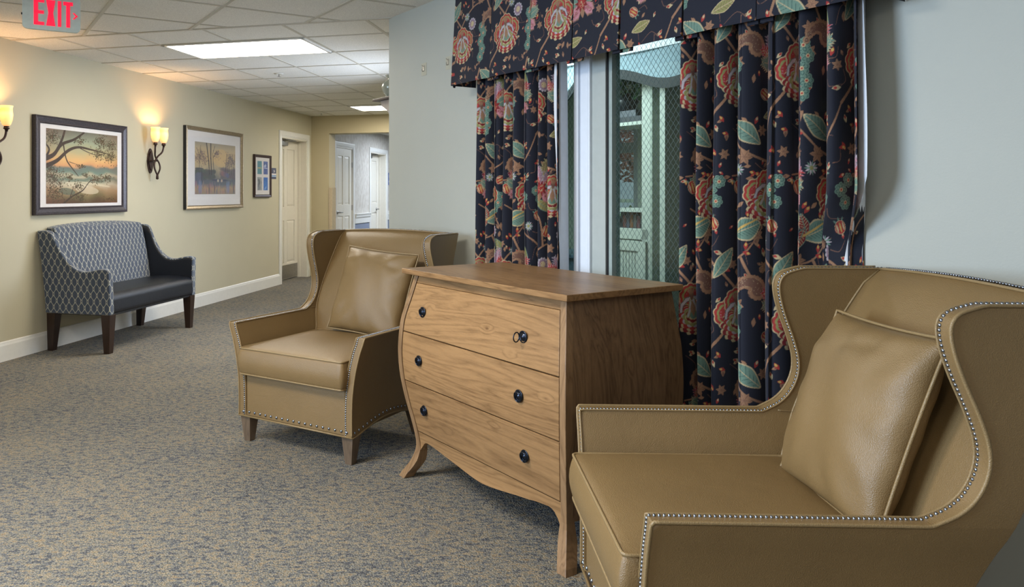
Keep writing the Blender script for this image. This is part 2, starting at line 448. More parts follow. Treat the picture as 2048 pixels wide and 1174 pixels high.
# keep the polygon convex and counter-clockwise
reg = [d_, c_, (7.5, -6.0), (7.5, 0), b_, a_]
area2 = sum(p[0]*q[1]-q[0]*p[1] for p, q in zip(reg, reg[1:]+reg[:1]))
if area2 < 0: reg = reg[::-1]
def in_room(p):   # p in W coords
    c, s = math.cos(WWR), math.sin(WWR); X = WWO[0]+p[0]*c-p[1]*s; Y = WWO[1]+p[0]*s+p[1]*c
    c, s = math.cos(LWR), math.sin(LWR); dx, dy = X-LWO[0], Y-LWO[1]; return dx*c+dy*s < UT and -dx*s+dy*c < 0 and p[1] < 0
g = MB()
def run(p, d, hw, z0):
    s0 = None; N = 900
    for k in range(N+1):
        s_ = -9+18*k/N; q = (p[0]+d[0]*s_, p[1]+d[1]*s_); ins = in_room(q) and abs(q[0]) < 8 and q[1] > -8 and k < N
        if ins and s0 is None: s0 = s_
        if not ins and s0 is not None:
            q0 = (p[0]+d[0]*s0, p[1]+d[1]*s0); q1 = (p[0]+d[0]*(s_-0.02), p[1]+d[1]*(s_-0.02))
            g.box(min(q0[0], q1[0])-hw*abs(d[1]), max(q0[0], q1[0])+hw*abs(d[1]), min(q0[1], q1[1])-hw*abs(d[0]), max(q0[1], q1[1])+hw*abs(d[0]), z0, CEIL+0.01); s0 = None
for k in range(-8, 9): run((-0.22+0.593*k, 0), (0, 1), hb, hz)
for k in range(0, 12): run((0, -0.433-0.622*k), (1, 0), hb, hz-0.0004)
W(struct(g.build('trim_2', M['tbar']), 'white metal ceiling grid bars over the sitting area'))

# left wall with the recessed door; openings in u: door 5.08-6.0; the wall goes on beyond the hall end
def wall_holes(u0, u1, z0, z1, y0, y1, holes):
    m = MB(); cur = u0
    for a, b, za, zb in sorted(holes):
        m.box(cur, a, y0, y1, z0, z1)
        if za > z0: m.box(a, b, y0, y1, z0, za)
        if zb < z1: m.box(a, b, y0, y1, zb, z1)
        cur = b
    m.box(cur, u1, y0, y1, z0, z1); return m
D1 = (5.075, 6.0, 0, 2.045)
L(struct(wall_holes(-9.0, 6.18, 0, CEIL, 0, 0.2, [D1]).build('wall_left', M['wall']), 'long beige painted hall wall'))
D2 = (7.26, 8.12, 0, 2.04); D3 = (9.16, 10.2, 0, 2.04)
L(struct(wall_holes(6.18, 18, 0, CEIL, 0, 0.2, [D2, D3]).build('wall_corridor', M['wallpaper']), 'patterned wallpaper corridor wall'))
# the partition at the end of the hall with its cased opening
pm = MB(); pm.box(6.18, 6.45, -0.287, 0, 0, CEIL); pm.box(6.18, 6.45, -2.6, -0.287, 2.162, CEIL); pm.box(6.18, 6.45, -3.28, -2.6, 0, CEIL)
L(struct(pm.build('wall_back', M['wall_far']), 'tan end wall with a wide opening into the corridor'))
L(struct(MB().box(6.172, 6.46, -0.2945, -0.282, 0, 1.34).box(6.172, 6.1805, -0.34, -0.287, 0, 1.34).build('trim_3', simple('corner_guard_plastic', (0.55, 0.46, 0.33), 0.25), bevel=0.002), 'clear tan plastic corner guard on the opening'))
L(struct(MB().box(17.8, 18, -3.28, 0, 0, CEIL).box(6.45, 18, -3.28, -3.13, 0, CEIL).build('wall_corridor_end', M['wall_grey']), 'pale far corridor wall'))
L(struct(MB().box(0.32, 6.18, -3.28, -3.13, 0, CEIL).build('wall_hall', M['wall']), 'beige hall wall running back behind the window wall corner'))
# window wall, opening t 1.15..2.98, z 0.62..2.2
W(struct(wall_holes(0, 7.2, 0, CEIL, 0, 0.2, [(1.15, 2.98, 0.62, 2.2)]).build('wall_right', M['wall_grey']), 'pale grey textured window wall'))

def baseboard(name, segs, frame, label):
    m = MB()
    prof = [(0, 0), (-0.016, 0), (-0.016, 0.118), (-0.011, 0.132), (-0.009, 0.142), (-0.004, 0.148), (0, 0.148)]
    for a, b in segs: m.prism(prof, a, b, 'x')
    return frame(struct(m.build(name, M['white'], smooth=False), label))
baseboard('baseboard_left', [(-6.0, 5.0)], L, 'tall white baseboard along the beige wall')
baseboard('baseboard_right', [(0.0, 7.0)], W, 'tall white baseboard under the window wall')

# six panel style doors
def casing(m, u0, u1, ztop, wd=0.085, d=0.02, y=0.0):
    prof = [(0, 0), (0, -d*0.55), (0.012, -d*0.6), (0.02, -d*0.85), (wd-0.022, -d), (wd-0.008, -d*0.9), (wd, -d*0.45), (wd, 0)]
    # left, right, head as mitred prisms
    n = len(prof)
    def seg(P, Q, mi, mj):
        vs = []
        for (a, b) in prof: vs.append((P[0]+mi[0]*a, y+b, P[1]+mi[1]*a))
        for (a, b) in prof: vs.append((Q[0]+mj[0]*a, y+b, Q[1]+mj[1]*a))
        m.add(vs, [tuple(range(n)), tuple(range(2*n-1, n-1, -1))]+[(i, i+n, (i+1) % n+n, (i+1) % n) for i in range(n)])
    seg((u0, 0), (u0, ztop), (-1, 0), (-1, 1)); seg((u1, 0), (u1, ztop), (1, 0), (1, 1)); seg((u0, ztop), (u1, ztop), (-1, 1), (1, 1))
def panel_door(frame, name, u0, u1, ztop, yd, label, handle_u=None, kick=False, closer=False, jambright=True, hinges=None, top_arch=False):
    """door slab with moulded panels, yd = recess of its face behind the wall plane"""
    org = Lp(u0, 0)
    root = thing(name, org, LWR, label, 'door', kind='structure')
    wd = u1-u0
    m = MB(); casing(m, 0, wd, ztop); m.build('door_casing', M['white'], root)
    m = MB(); jt = 0.018
    m.box(0, jt, 0.0, 0.2, 0, ztop); m.box(wd-jt, wd, 0.0, 0.2, 0, ztop); m.box(0, wd, 0, 0.2, ztop-jt, ztop)
    if yd > 0.05:
        m.box(jt, jt+0.012, yd-0.04, yd-0.002, 0, ztop-jt); m.box(wd-jt-0.012, wd-jt, yd-0.04, yd-0.002, 0, ztop-jt)
    m.build('door_jamb', M['door'], root)
    # slab with recessed panels modelled as rails, stiles and raised fields
    s0, s1, zt = jt+0.003, wd-jt-0.003, ztop-jt-0.003
    m = MB(); m.box(s0, s1, yd+0.014, yd+0.04, 0.012, zt)
    st = 0.115; mid = (s0+s1)/2
    zs = [(0.012, 0.25), (0.86, 1.06), (zt-0.13, zt)]
    for a, b in ((s0, s0+st), (mid-0.05, mid+0.05), (s1-st, s1)): m.box(a, b, yd, yd+0.016, 0.012, zt)
    for a, b in zs: m.box(s0, s1, yd+0.0004, yd+0.0155, a, b)
    m.build('door_slab', M['door'], root, bevel=0.004, seg=1)
    m = MB()
    for a, b in ((s0+st, mid-0.05), (mid+0.05, s1-st)):
        for c, d in ((0.25, 0.86), (1.06, zt-0.13)):
            i = 0.035
            vs = [(a+0.006, yd+0.014, c+0.006), (b-0.006, yd+0.014, c+0.006), (b-0.006, yd+0.014, d-0.006), (a+0.006, yd+0.014, d-0.006),
                  (a+i, yd+0.004, c+i), (b-i, yd+0.004, c+i), (b-i, yd+0.004, d-i), (a+i, yd+0.004, d-i)]
            m.add(vs, [(4, 5, 6, 7), (0, 1, 5, 4), (1, 2, 6, 5), (2, 3, 7, 6), (3, 0, 4, 7)])
    m.build('door_panel', M['door'], root)
    if kick: MB().box(s0+0.01, s1-0.01, yd-0.002, yd+0.001, 0.02, 0.215).build('kick_plate', M['steel'], root)
    if closer:
        m = MB(); m.box(s0+0.05, s0+0.42, yd-0.05, yd, zt-0.085, zt-0.025); m.tube([(s0+0.3, yd-0.055, zt-0.03), (s0+0.55, yd-0.12, zt-0.01), (s0+0.2, yd-0.10, zt)], 0.008, 6)
        m.build('door_closer', M['steel'], root, bevel=0.003)
    if handle_u is not None:
        hx = handle_u-u0; sg = -1 if hx > wd/2 else 1
        m = MB(); m.lathe([(0.0, yd-0.012), (0.028, yd-0.012), (0.03, yd)], (hx, 0, 0.93), 20, 'y')
        m.tube([(hx, yd, 0.93), (hx, yd-0.055, 0.93), (hx+sg*0.02, yd-0.06, 0.93), (hx+sg*0.12, yd-0.058, 0.928)], [0.011, 0.011, 0.01, 0.008], 8)
        m.build('door_handle', M['steel'], root, smooth=True)
    if hinges:
        for z_ in (0.25, 1.0, 1.75):
            x_ = s1-0.002 if hinges > 0 else s0
            MB().box(x_-0.004, x_+0.02, yd-0.014, yd+0.012, z_-0.045, z_+0.045).build('hinge', M['steel'], root)
    return root
d1 = panel_door(L, 'door_1', 5.075, 6.0, 2.045, 0.14, 'cream panelled door with a metal kick plate at the hall end', kick=True, closer=True)
MB().lathe([(0, 0.131), (0.007, 0.132), (0.009, 0.14)], (0.26, 0, 1.58), 12, 'y').build('peephole', M['steel'], d1)
panel_door(L, 'door_2', 7.26, 8.12, 2.04, 0.012, 'white panelled corridor door seen nearest through the opening', handle_u=7.36, hinges=1)
panel_door(L, 'door_3', 9.16, 10.2, 2.04, 0.15, 'pale door set deep in its frame further down the corridor', handle_u=10.02, closer=True)
# chair rail and wainscot in the corridor
m = MB()
for a, b in ((6.46, 7.17), (8.21, 9.07), (10.29, 17.8)):
    m.prism([(0, 0.70), (-0.02, 0.71), (-0.022, 0.80), (-0.035, 0.82), (-0.04, 0.86), (-0.05, 0.87), (-0.05, 0.885), (0, 0.885)], a, b, 'x')
L(struct(m.build('trim_4', M['white']), 'deep white chair rail along the corridor wall'))
m = MB()
for a, b in ((6.46, 7.17), (8.21, 9.07), (10.29, 17.8)): m.box(a, b, -0.006, 0.0, 0.14, 0.70)
L(struct(m.build('trim_5', M['wainscot']), 'blue grey wainscot below the chair rail'))
baseboard('baseboard_corridor', [(6.46, 7.17), (8.21, 9.07), (10.29, 17.8)], L, 'white baseboard in the corridor')

# ceiling troffers
def troffer(u0, u1, o0, o1, label):
    r = thing('ceiling_light', Lp((u0+u1)/2, -(o0+o1)/2, CEIL), LWR, label, 'ceiling light', 'ceiling light panels')
    a, b = (u1-u0)/2, (o1-o0)/2; m = MB(); z0, z1 = -0.012, 0.004; q = 0.03
    m.box(-a, a, -b, -b+q, z0, z1); m.box(-a, a, b-q, b, z0, z1); m.box(-a, -a+q, -b, b, z0, z1); m.box(a-q, a, -b, b, z0, z1)
    m.build('frame', M['white'], r, bevel=0.003)
    MB().box(-a+q, a-q, -b+q, b-q, -0.006, 0.0).build('diffuser', emit('troffer_diffuser', (1.0, 0.92, 0.78), 17.0), r)
    return r
troffer(0.563, 1.185, 0.995, 2.195, 'large glowing rectangular ceiling panel nearest over the hall')
troffer(4.99, 5.6, 0.995, 2.195, 'glowing ceiling panel far down the hall near the end wall')
for (u, o_, lb) in ((2.152, 1.283, 'small round sprinkler head behind the nearest light panel'), (5.75, 0.33, 'small round sprinkler head near the hall end corner')):
    r = thing('sprinkler', Lp(u, -o_, CEIL), 0, lb, 'sprinkler', 'ceiling sprinklers')
    MB().lathe([(0.045, -0.001), (0.042, -0.008), (0.02, -0.009), (0.018, -0.001)], n=24).build('escutcheon', M['white'], r, smooth=True)
    m = MB(); m.lathe([(0.006, 0), (0.006, -0.03), (0.0, -0.031)], n=8); m.box(-0.02, 0.02, -0.003, 0.003, -0.034, -0.031); m.box(-0.003, 0.003, -0.02, 0.02, -0.0342, -0.0312)
    m.build('sprinkler_deflector', M['steel'], r)

# ------------------------------------------------------------------ the glazed window (t along wall, y depth)
wr = thing('window_1', Wp(0, 0), WWR, 'white framed wired glass window between the curtains', 'window', kind='structure')
m = MB()
m.box(1.15, 1.20, -0.004, 0.2, 0.62, 2.2); m.box(2.93, 2.98, -0.004, 0.2, 0.62, 2.2)
m.box(1.15, 2.98, -0.0045, 0.2, 0.62, 0.68); m.box(1.15, 2.98, -0.0045, 0.2, 2.13, 2.2)
m.build('window_frame', M['vinyl'], wr, bevel=0.003)
# moulded casing and post between the two lights
m = MB()
m.box(1.812, 1.842, -0.022, 0.06, 0.66, 2.15); m.box(1.842, 1.852, -0.010, 0.06, 0.66, 2.15); m.box(1.852, 1.908, -0.016, 0.06, 0.66, 2.15)
m.box(1.908, 1.922, -0.026, 0.06, 0.66, 2.15)
m.build('window_mullion', M['vinyl'], wr, bevel=0.004)
MB().box(1.922, 2.006, -0.012, 0.06, 0.66, 2.15).build('window_post', M['grey_frame'], wr, bevel=0.003)
MB().box(2.006, 2.014, -0.004, 0.05, 0.66, 2.15).build('glazing_gasket', M['black'], wr)
MB().box(2.014, 2.034, 0.0, 0.05, 0.66, 2.15).build('glazing_stop', simple('glazing_stop_paint', (0.33, 0.40, 0.38), 0.4), wr, bevel=0.002)
for a, b in ((1.20, 1.812), (2.034, 2.93)):
    MB().box(a, b, 0.026, 0.032, 0.68, 2.13).build('window_pane', M['glass'], wr)
    # diamond wire inside the pane
    m = MB(); dz, dt = 2.13-0.68, b-a; sp = 0.026; th = 0.0006; sl = 1.35
    k = -int((dt*sl)/(sp*sl))-2
    for sgn in (1, -1):
        c0 = -dt*sl-sp; n = int((dz+dt*sl)/ (sp*sl))+4
        for i in range(n):
            zc = 0.68-dt*sl+i*sp*sl
            # line z = zc + sl*(t-a) (rising) or mirrored
            ta, tb = a, b
            za, zb = zc, zc+sl*dt
            lo, hi = max(0, (0.68-zc)/(sl*dt)), min(1, (2.13-zc)/(sl*dt))
            if hi-lo < 0.01: continue
            p = (a+dt*lo, zc+sl*dt*lo); q = (a+dt*hi, zc+sl*dt*hi)
            if sgn < 0: p = (a+b-p[0], p[1]); q = (a+b-q[0], q[1])
            dx, dzz = q[0]-p[0], q[1]-p[1]; ln = math.hypot(dx, dzz); nx, nz = -dzz/ln*th, dx/ln*th
            y_ = 0.0225 if sgn > 0 else 0.0235
            m.add([(p[0]-nx, y_, p[1]-nz), (q[0]-nx, y_, q[1]-nz), (q[0]+nx, y_, q[1]+nz), (p[0]+nx, y_, p[1]+nz),
                   (p[0]-nx, y_+0.0008, p[1]-nz), (q[0]-nx, y_+0.0008, q[1]-nz), (q[0]+nx, y_+0.0008, q[1]+nz), (p[0]+nx, y_+0.0008, p[1]+nz)],
                  [(0, 1, 2, 3), (7, 6, 5, 4), (0, 4, 5, 1), (3, 2, 6, 7)])
    m.build('wire_mesh', simple('glass_wire', (0.10, 0.14, 0.14), 0.45, 0.6), wr)

# ------------------------------------------------------------------ armchairs
ARM_Z, TOP_Z, TH = 0.600, 1.04, 0.045
W_TAB = [(0.10, 0.358), (0.30, 0.360), (0.42, 0.376), (0.52, 0.402), (0.60, 0.430), (0.72, 0.434), (0.88, 0.424), (1.04, 0.412)]
YF_TAB = [(0.600, 0.555), (0.625, 0.605), (0.66, 0.640), (0.71, 0.662), (0.76, 0.664), (0.82, 0.648), (0.90, 0.618), (0.96, 0.602), (1.0, 0.602), (1.025, 0.622), (1.04, 0.672)]
YB_TAB = [(0.13, 0.585), (0.25, 0.612), (0.47, 0.675), (0.66, 0.742), (0.85, 0.824), (1.04, 0.920)]
def Wd(z): return interp(z, W_TAB)
def Yf(z): return interp(z, YF_TAB)
def Yb(z): return interp(z, YB_TAB)
def arch(y):   # lower edge of the side panel
    t = max(0, min(1, (y-0.02)/0.56)); return 0.132+0.042*math.sin(PI*t)**1.2
nail_me = None
def nail_mesh():
    global nail_me
    if nail_me is None:
        nail_me = bpy.data.meshes.new('nailhead'); bm = bmesh.new(); bmesh.ops.create_uvsphere(bm, u_segments=12, v_segments=8, radius=1.0)
        bm.to_mesh(nail_me); bm.free(); nail_me.materials.append(M['nail']); nail_me.polygons.foreach_set('use_smooth', [True]*len(nail_me.polygons))
    return nail_me
def side_panel(sg):
    """one upholstered side: arm and wing in one slab, flaring outward"""
    m = MB(); NB = 22
    zs = [0.13+(0.6-0.13)*k/16 for k in range(17)]
    zw = [z for z in [0.6, 0.607, 0.616, 0.63, 0.645, 0.66, 0.685, 0.71, 0.735, 0.76, 0.79, 0.82, 0.86, 0.90, 0.93, 0.96, 0.98, 1.0, 1.012, 1.022, 1.03, 1.036, 1.04]]
    def col(y0, y1, k, n): return y0+(y1-y0)*k/n
    def sheet(inner):
        def X(z): return sg*(Wd(z)-(TH if inner else 0))
        # lower field
        def P(i, j):
            z = zs[i]; y = col(0.0, Yb(z), j, NB)
            if i < 5: z = z+(arch(y)-0.13)*(1-i/5)
            return (X(z), y, z)
        m.grid(P, len(zs), NB+1)
        yb6 = Yb(0.6)
        js = [j for j in range(NB+1)]
        def Q(i, j):
            z = zw[i]; y0 = Yf(z); return (X(z), y0+(Yb(z)-y0)*j/8, z)
        m.grid(Q, len(zw), 9)
    sheet(False); sheet(True)
    # rims
    def strip(pts):
        m.grid(lambda i, j: (sg*(Wd(pts[i][1])-TH*(1-j)), pts[i][0], pts[i][1]), len(pts), 2)
    strip([(0.0, z if k else arch(0.0)) for k, z in enumerate(zs)])                              # front
    strip([(0.555*k/14, 0.6) for k in range(15)])                                               # arm top
    strip([(Yf(z), z) for z in zw])                                                             # wing front
    strip([(0.672+(Yb(1.04)-0.672)*k/8, 1.04) for k in range(9)])                               # top
    strip([(Yb(z), z) for z in zs]+[(Yb(z), z) for z in zw[1:]])                                # back
    strip([(Yb(0.13)*k/NB, arch(Yb(0.13)*k/NB)) for k in range(NB+1)])                          # underside
    return m
def rim_path():
    p = [(0.0, 0.135+(0.6-0.135)*k/20) for k in range(21)]+[(0.555*k/20, 0.6) for k in range(1, 20)]
    p += [(Yf(0.6+0.44*k/60), 0.6+0.44*k/60) for k in range(0, 61)]+[(0.672+(0.905-0.672)*k/8, 1.04) for k in range(1, 9)]
    return p
def soft_box(m, x0, x1, y0, y1, z0, z1, crown=0.02, bulge=0.012, n=14):
    """boxed cushion: crowned top, slightly bulging borders"""
    cx, cy = (x0+x1)/2, (y0+y1)/2; a, b = (x1-x0)/2, (y1-y0)/2
    def sq(u, v):   # rounded corners
        k = 0.06
        x, y = u*a, v*b; cr = 0.016
        ex, ey = abs(x)-(a-cr), abs(y)-(b-cr)
        if ex > 0 and ey > 0:
            l = math.hypot(ex, ey)
            mx = max(ex, ey)
            if l > 0: x = math.copysign((a-cr)+ex*mx/l, x); y = math.copysign((b-cr)+ey*mx/l, y)
        return cx+x, cy+y
    us = [-1, -0.97]+[-0.92+1.84*k/n for k in range(n+1)]+[0.97, 1]
    N = len(us)
    def top(i, j):
        u, v = us[i], us[j]; x, y = sq(u, v); h = (1-abs(u)**3.0)*(1-abs(v)**3.0); return (x, y, z1+crown*h**0.6)
    def bot(i, j):
        u, v = us[i], us[j]; x, y = sq(u, v); return (x, y, z0)
    m.grid(top, N, N); m.grid(bot, N, N)
    loop = [(us[i], -1) for i in range(N-1)]+[(1, us[j]) for j in range(N-1)]+[(us[N-1-i], 1) for i in range(N-1)]+[(-1, us[N-1-j]) for j in range(N-1)]
    nz = 8
    def bd(i, j):
        u, v = loop[i % len(loop)]; x, y = sq(u, v); t = j/nz; bl = bulge*math.sin(PI*t)
        d = math.hypot(x-cx, y-cy); nx, ny = (math.copysign(1, u) if abs(u) == 1 else 0), (math.copysign(1, v) if abs(v) == 1 else 0)
        return (x+nx*bl, y+ny*bl, z0+(z1-z0)*t)
    m.grid(bd, len(loop), nz+1, wrapu=True)
    return [(*sq(u, v), 0) for u, v in loop]
def pillow_mesh(wd, hg, th, seed):
    m = MB(); n = 30; rnd = random.Random(seed); ph = [rnd.uniform(0, 6) for _ in range(8)]
    def P(side):
        def f(i, j):
            u, v = -1+2*i/n, -1+2*j/n
            pin = 0.035
            x = wd/2*u*(1-pin*(1-v*v)**1.0*abs(u)); z = hg/2*v*(1-pin*(1-u*u)**1.0*abs(v))
            e = max(0, (1-abs(u)**3.4)*(1-abs(v)**3.4)); h = th/2*e**0.5*(0.80+0.20*math.cos(u*1.3)*math.cos(v*1.3))
            # creases running in from the corners and along the top seam
            r = math.hypot(u, v); a = math.atan2(v, u)
            cr = 0.006*math.sin(a*12+ph[0])*max(0, r-0.55)*e**0.4*2+0.004*math.sin(u*7+v*3+ph[1])*e
            cr += 0.010*math.exp(-((v-0.62-0.12*math.sin(u*2+ph[2]))/0.07)**2)*math.sin(u*3+ph[3])*e
            return (x, side*(h+cr*(1 if side < 0 else 0.5)), z)
        return f
    m.grid(P(-1), n+1, n+1); m.grid(P(1), n+1, n+1)
    edge = []
    for i in range(n): edge.append((-1+2*i/n, -1))
    for i in range(n): edge.append((1, -1+2*i/n))
    for i in range(n): edge.append((1-2*i/n, 1))
    for i in range(n): edge.append((-1, 1-2*i/n))
    pts = [(wd/2*u*(1-0.035*(1-v*v)*abs(u)), 0, hg/2*v*(1-0.035*(1-u*u)*abs(v))) for u, v in edge]
    return m, pts
def make_armchair(loc, rz, label, near_side):
    r = thing('wing_armchair', loc, rz, label, 'armchair', 'tan leather wing armchairs')
    for sg in (-1, 1):
        side_panel(sg).build('side_panel', M['leather'], r, weld=True, bevel=0.009, seg=3, ang=50)
        # piping on the outer rim and a thin one on the inner rim
        rp = rim_path()
        out = [(sg*(Wd(z)+0.0005), y-0.001*(z < 0.59), z+0.001) for y, z in rp]
        m = MB(); m.tube(resample(out, 0.012), 0.0042, 6)
        base = [(sg*(Wd(0.13)+0.001), Yb(0.13)*k/24, arch(Yb(0.13)*k/24)) for k in range(25)]
        m.tube(base, 0.0042, 6)
        inn = [(sg*(Wd(z)-TH-0.0005), y, z) for y, z in rp if z > 0.35]; m.tube(resample(inn, 0.012), 0.0032, 6)
        m.tube([(sg*(Wd(0.6)-TH-0.001), 0.60+0.012*k, 0.605-0.001*k) for k in range(14)], 0.0018, 6)
        m.build('piping', M['piping'], r, smooth=True)
    # inner back
    def bk(z, x):
        f = 0.585+0.190*((z-0.43)/0.6)+0.100*max(0, (z-0.43)/0.6)**2
        return f-0.018*(1-(x/0.40)**2)
    m = MB(); nz, nx = 16, 16
    def F(i, j):
        z = 0.40+(1.036-0.40)*i/nz; wi = Wd(z)-TH+0.002; x = -wi+2*wi*j/nx
        zz = z+0.014*(1-(x/0.38)**2)*(i/nz)**4; e = (i/nz)
        return (x, bk(z, x)+0.02*max(0, (e-0.93)/0.07)**2, zz)
    def B(i, j):
        z = 0.13+(1.036-0.13)*i/nz; wi = Wd(z)-0.002; x = -wi+2*wi*j/nx; zz = z+0.014*(1-(x/0.38)**2)*(i/nz)**4
        return (x*0.995, Yb(z)+0.002, zz)
    m.grid(F, nz+1, nx+1); m.grid(B, nz+1, nx+1)
    m.grid(lambda i, j: [F(nz, j), B(nz, j)][i], 2, nx+1); m.grid(lambda i, j: [F(0, j), B(0, j)][i], 2, nx+1)
    m.grid(lambda i, j: [F(j, 0), B(j, 0)][i], 2, nz+1); m.grid(lambda i, j: [F(j, nx), B(j, nx)][i], 2, nz+1)
    m.build('backrest', M['leather'], r, weld=True, bevel=0.006, ang=50)
    m = MB(); m.tube([(F(nz, j)[0], F(nz, j)[1]-0.002, F(nz, j)[2]+0.002) for j in range(nx+1)], 0.004, 6)
    m.tube([(B(nz, j)[0], B(nz, j)[1], B(nz, j)[2]+0.002) for j in range(nx+1)], 0.004, 6)
    for sg in (-1, 1):
        m.tube([(F(i, 0 if sg < 0 else nx)[0]-sg*0.003, F(i, 0 if sg < 0 else nx)[1]-0.003, F(i, 0)[2]) for i in range(nz+1)], 0.0035, 6)
    m.build('back_piping', M['piping'], r, smooth=True)
    # front rail and seat deck
    wi = Wd(0.3)-TH+0.001
    m = MB(); m.box(-wi, wi, 0.006, 0.60, 0.132, 0.352); m.build('front_rail', M['leather'], r, bevel=0.008, seg=2)
    m = MB(); m.tube([(-wi-TH, -0.001, 0.134), (wi+TH, -0.001, 0.134)], 0.0045, 6); m.build('rail_piping', M['piping'], r, smooth=True)
    # loose seat cushion
    wc = Wd(0.42)-TH-0.006
    m = MB(); lp = soft_box(m, -wc, wc, -0.032, 0.60, 0.352, 0.484, 0.024, 0.014)
    c = m.build('seat_cushion', M['leather'], r, weld=True, smooth=True)
    m = MB()
    for z in (0.356, 0.484): m.tube([(p[0], p[1]-0.001, z) for p in lp], 0.0045, 6, closed=True)
    m.build('cushion_piping', M['piping'], c, smooth=True)
    # legs
    for sg in (-1, 1):
        MB().taper(sg*0.325, 0.040, 0, 0.14, 0.019, 0.034, (-sg*0.002, -0.002)).build('leg', M['legwood'], r, bevel=0.002)
        MB().taper(sg*0.325, 0.56, 0, 0.16, 0.018, 0.030, (0, 0.05)).build('leg', M['legwood'], r, bevel=0.002)
    # nailheads
    pts = []
    for sg in (-1, 1):
        rp = rim_path(); pp = []
        for y, z in rp:
            x = sg*(Wd(z)-TH+0.0095)
            pp.append((x, y, z))
        for p in resample(pp, 0.0104): pts.append((tuple(p), 0.0044))
        for k in range(18):
            y = 0.02+0.56*k/17; pts.append(((sg*(Wd(0.15)+0.001), y, arch(y)+0.022), 0.0068))
    for k in range(19):
        x = -0.33+0.66*k/18; pts.append(((x, 0.005 if abs(x) < 0.31 else 0.0, 0.155), 0.0068))
    for j in range(70):
        x = -0.36+0.72*j/69; pts.append(((x, Yb(1.036)-0.006, 1.0395+0.014*(1-(x/0.38)**2)), 0.0040))
    # the hundred that show largest are parts of their own, the rest one part
    mt = Matrix.Translation(Vector(loc)) @ Matrix.Rotation(rz, 4, 'Z')
    def far(q):
        P = mt @ Vector(q[0]); vis = 0
        d = (P-Vector((0, 0, CAMH))).length
        if near_side(q[0]): d -= 3
        return d/q[1]
    pts.sort(key=far)
    me = nail_mesh(); first = None
    for p, rad in pts[:100]:
        o = bpy.data.objects.new('nailhead', me) if first is None else first.copy()
        first = first or o
        COL.objects.link(o); o.parent = r; o.location = p; o.scale = (rad, rad*0.8, rad)
    bm = bmesh.new(); vs = []; fs = []
    bmesh.ops.create_uvsphere(bm, u_segments=8, v_segments=6, radius=1.0); bv = [tuple(v.co) for v in bm.verts]; bf = [tuple(v.index for v in f.verts) for f in bm.faces]; bm.free()
    m = MB()
    for p, rad in pts[100:]: m.add([(p[0]+v[0]*rad, p[1]+v[1]*rad*0.8, p[2]+v[2]*rad) for v in bv], bf)
    o = m.build('nailhead_row', M['nail'], r, smooth=True, recalc=False); o['kind'] = 'stuff'
    return r
def put_pillow(ch_loc, ch_rz, x, y, z, tilt, roll, label, seed, size=0.48):
    mt = Matrix.Translation(Vector(ch_loc)) @ Matrix.Rotation(ch_rz, 4, 'Z') @ Matrix.Translation((x, y, z)) @ Matrix.Rotation(-tilt, 4, 'X') @ Matrix.Rotation(roll, 4, 'Y')
    m, pts = pillow_mesh(size, size, 0.155, seed)
    r = bpy.data.objects.new('throw_pillow', None); COL.objects.link(r); r.matrix_world = mt; r.empty_display_size = 0.1
    tag(r, label, 'pillow', 'leather throw pillows')
    m.build('pillow_cover', M['leather'], r, weld=True, smooth=True, sub=1)
    MB().tube(pts, 0.0042, 6, closed=True).build('piping', M['piping'], r, smooth=True)
C1, R1 = (-0.585, 3.745, 0), math.radians(-32.4)
C2, R2 = (0.500, 1.990, 0), math.radians(-92.2)
make_armchair(C1, R1, 'tan leather wing chair between the hall and the wooden dresser, fully in view', lambda p: p[0] > 0.3 and p[1] < 0.3 or p[1] < 0.01)
make_armchair(C2, R2, 'tan leather wing chair in the right foreground, cut off by the picture edge', lambda p: p[0] > 0)
put_pillow(C1, R1, 0.040, 0.612, 0.722, math.radians(20), math.radians(4), 'tan leather pillow leaning in the chair left of the dresser', 3)
put_pillow(C2, R2, 0.03, 0.612, 0.715, math.radians(20), math.radians(-1), 'tan leather pillow leaning in the foreground chair at right', 8)

# ------------------------------------------------------------------ bombe dresser
DR = math.atan2(-0.8526, 0.5225); DC = (0.4737, 3.1486)
B_TAB = [(0.0, 0.052), (0.02, 0.044), (0.05, 0.026), (0.09, 0.008), (0.14, -0.004), (0.19, 0.0), (0.26, 0.013), (0.34, 0.030), (0.45, 0.048), (0.55, 0.055), (0.63, 0.053), (0.71, 0.045), (0.80, 0.024), (0.87, 0.008), (0.907, 0.0)]
def Bz(z): return interp(z, B_TAB)
HX, YFR, YBK = 0.488, -0.246, 0.278
dr = thing('dresser', (*DC, 0), DR, 'pine bombe chest of three drawers between the two armchairs', 'dresser')
m = MB(); m.box(-0.535, 0.535, -0.288, 0.288, 0.9075, 0.93); m.build('dresser_top', M['pine_x'], dr, bevel=0.003)
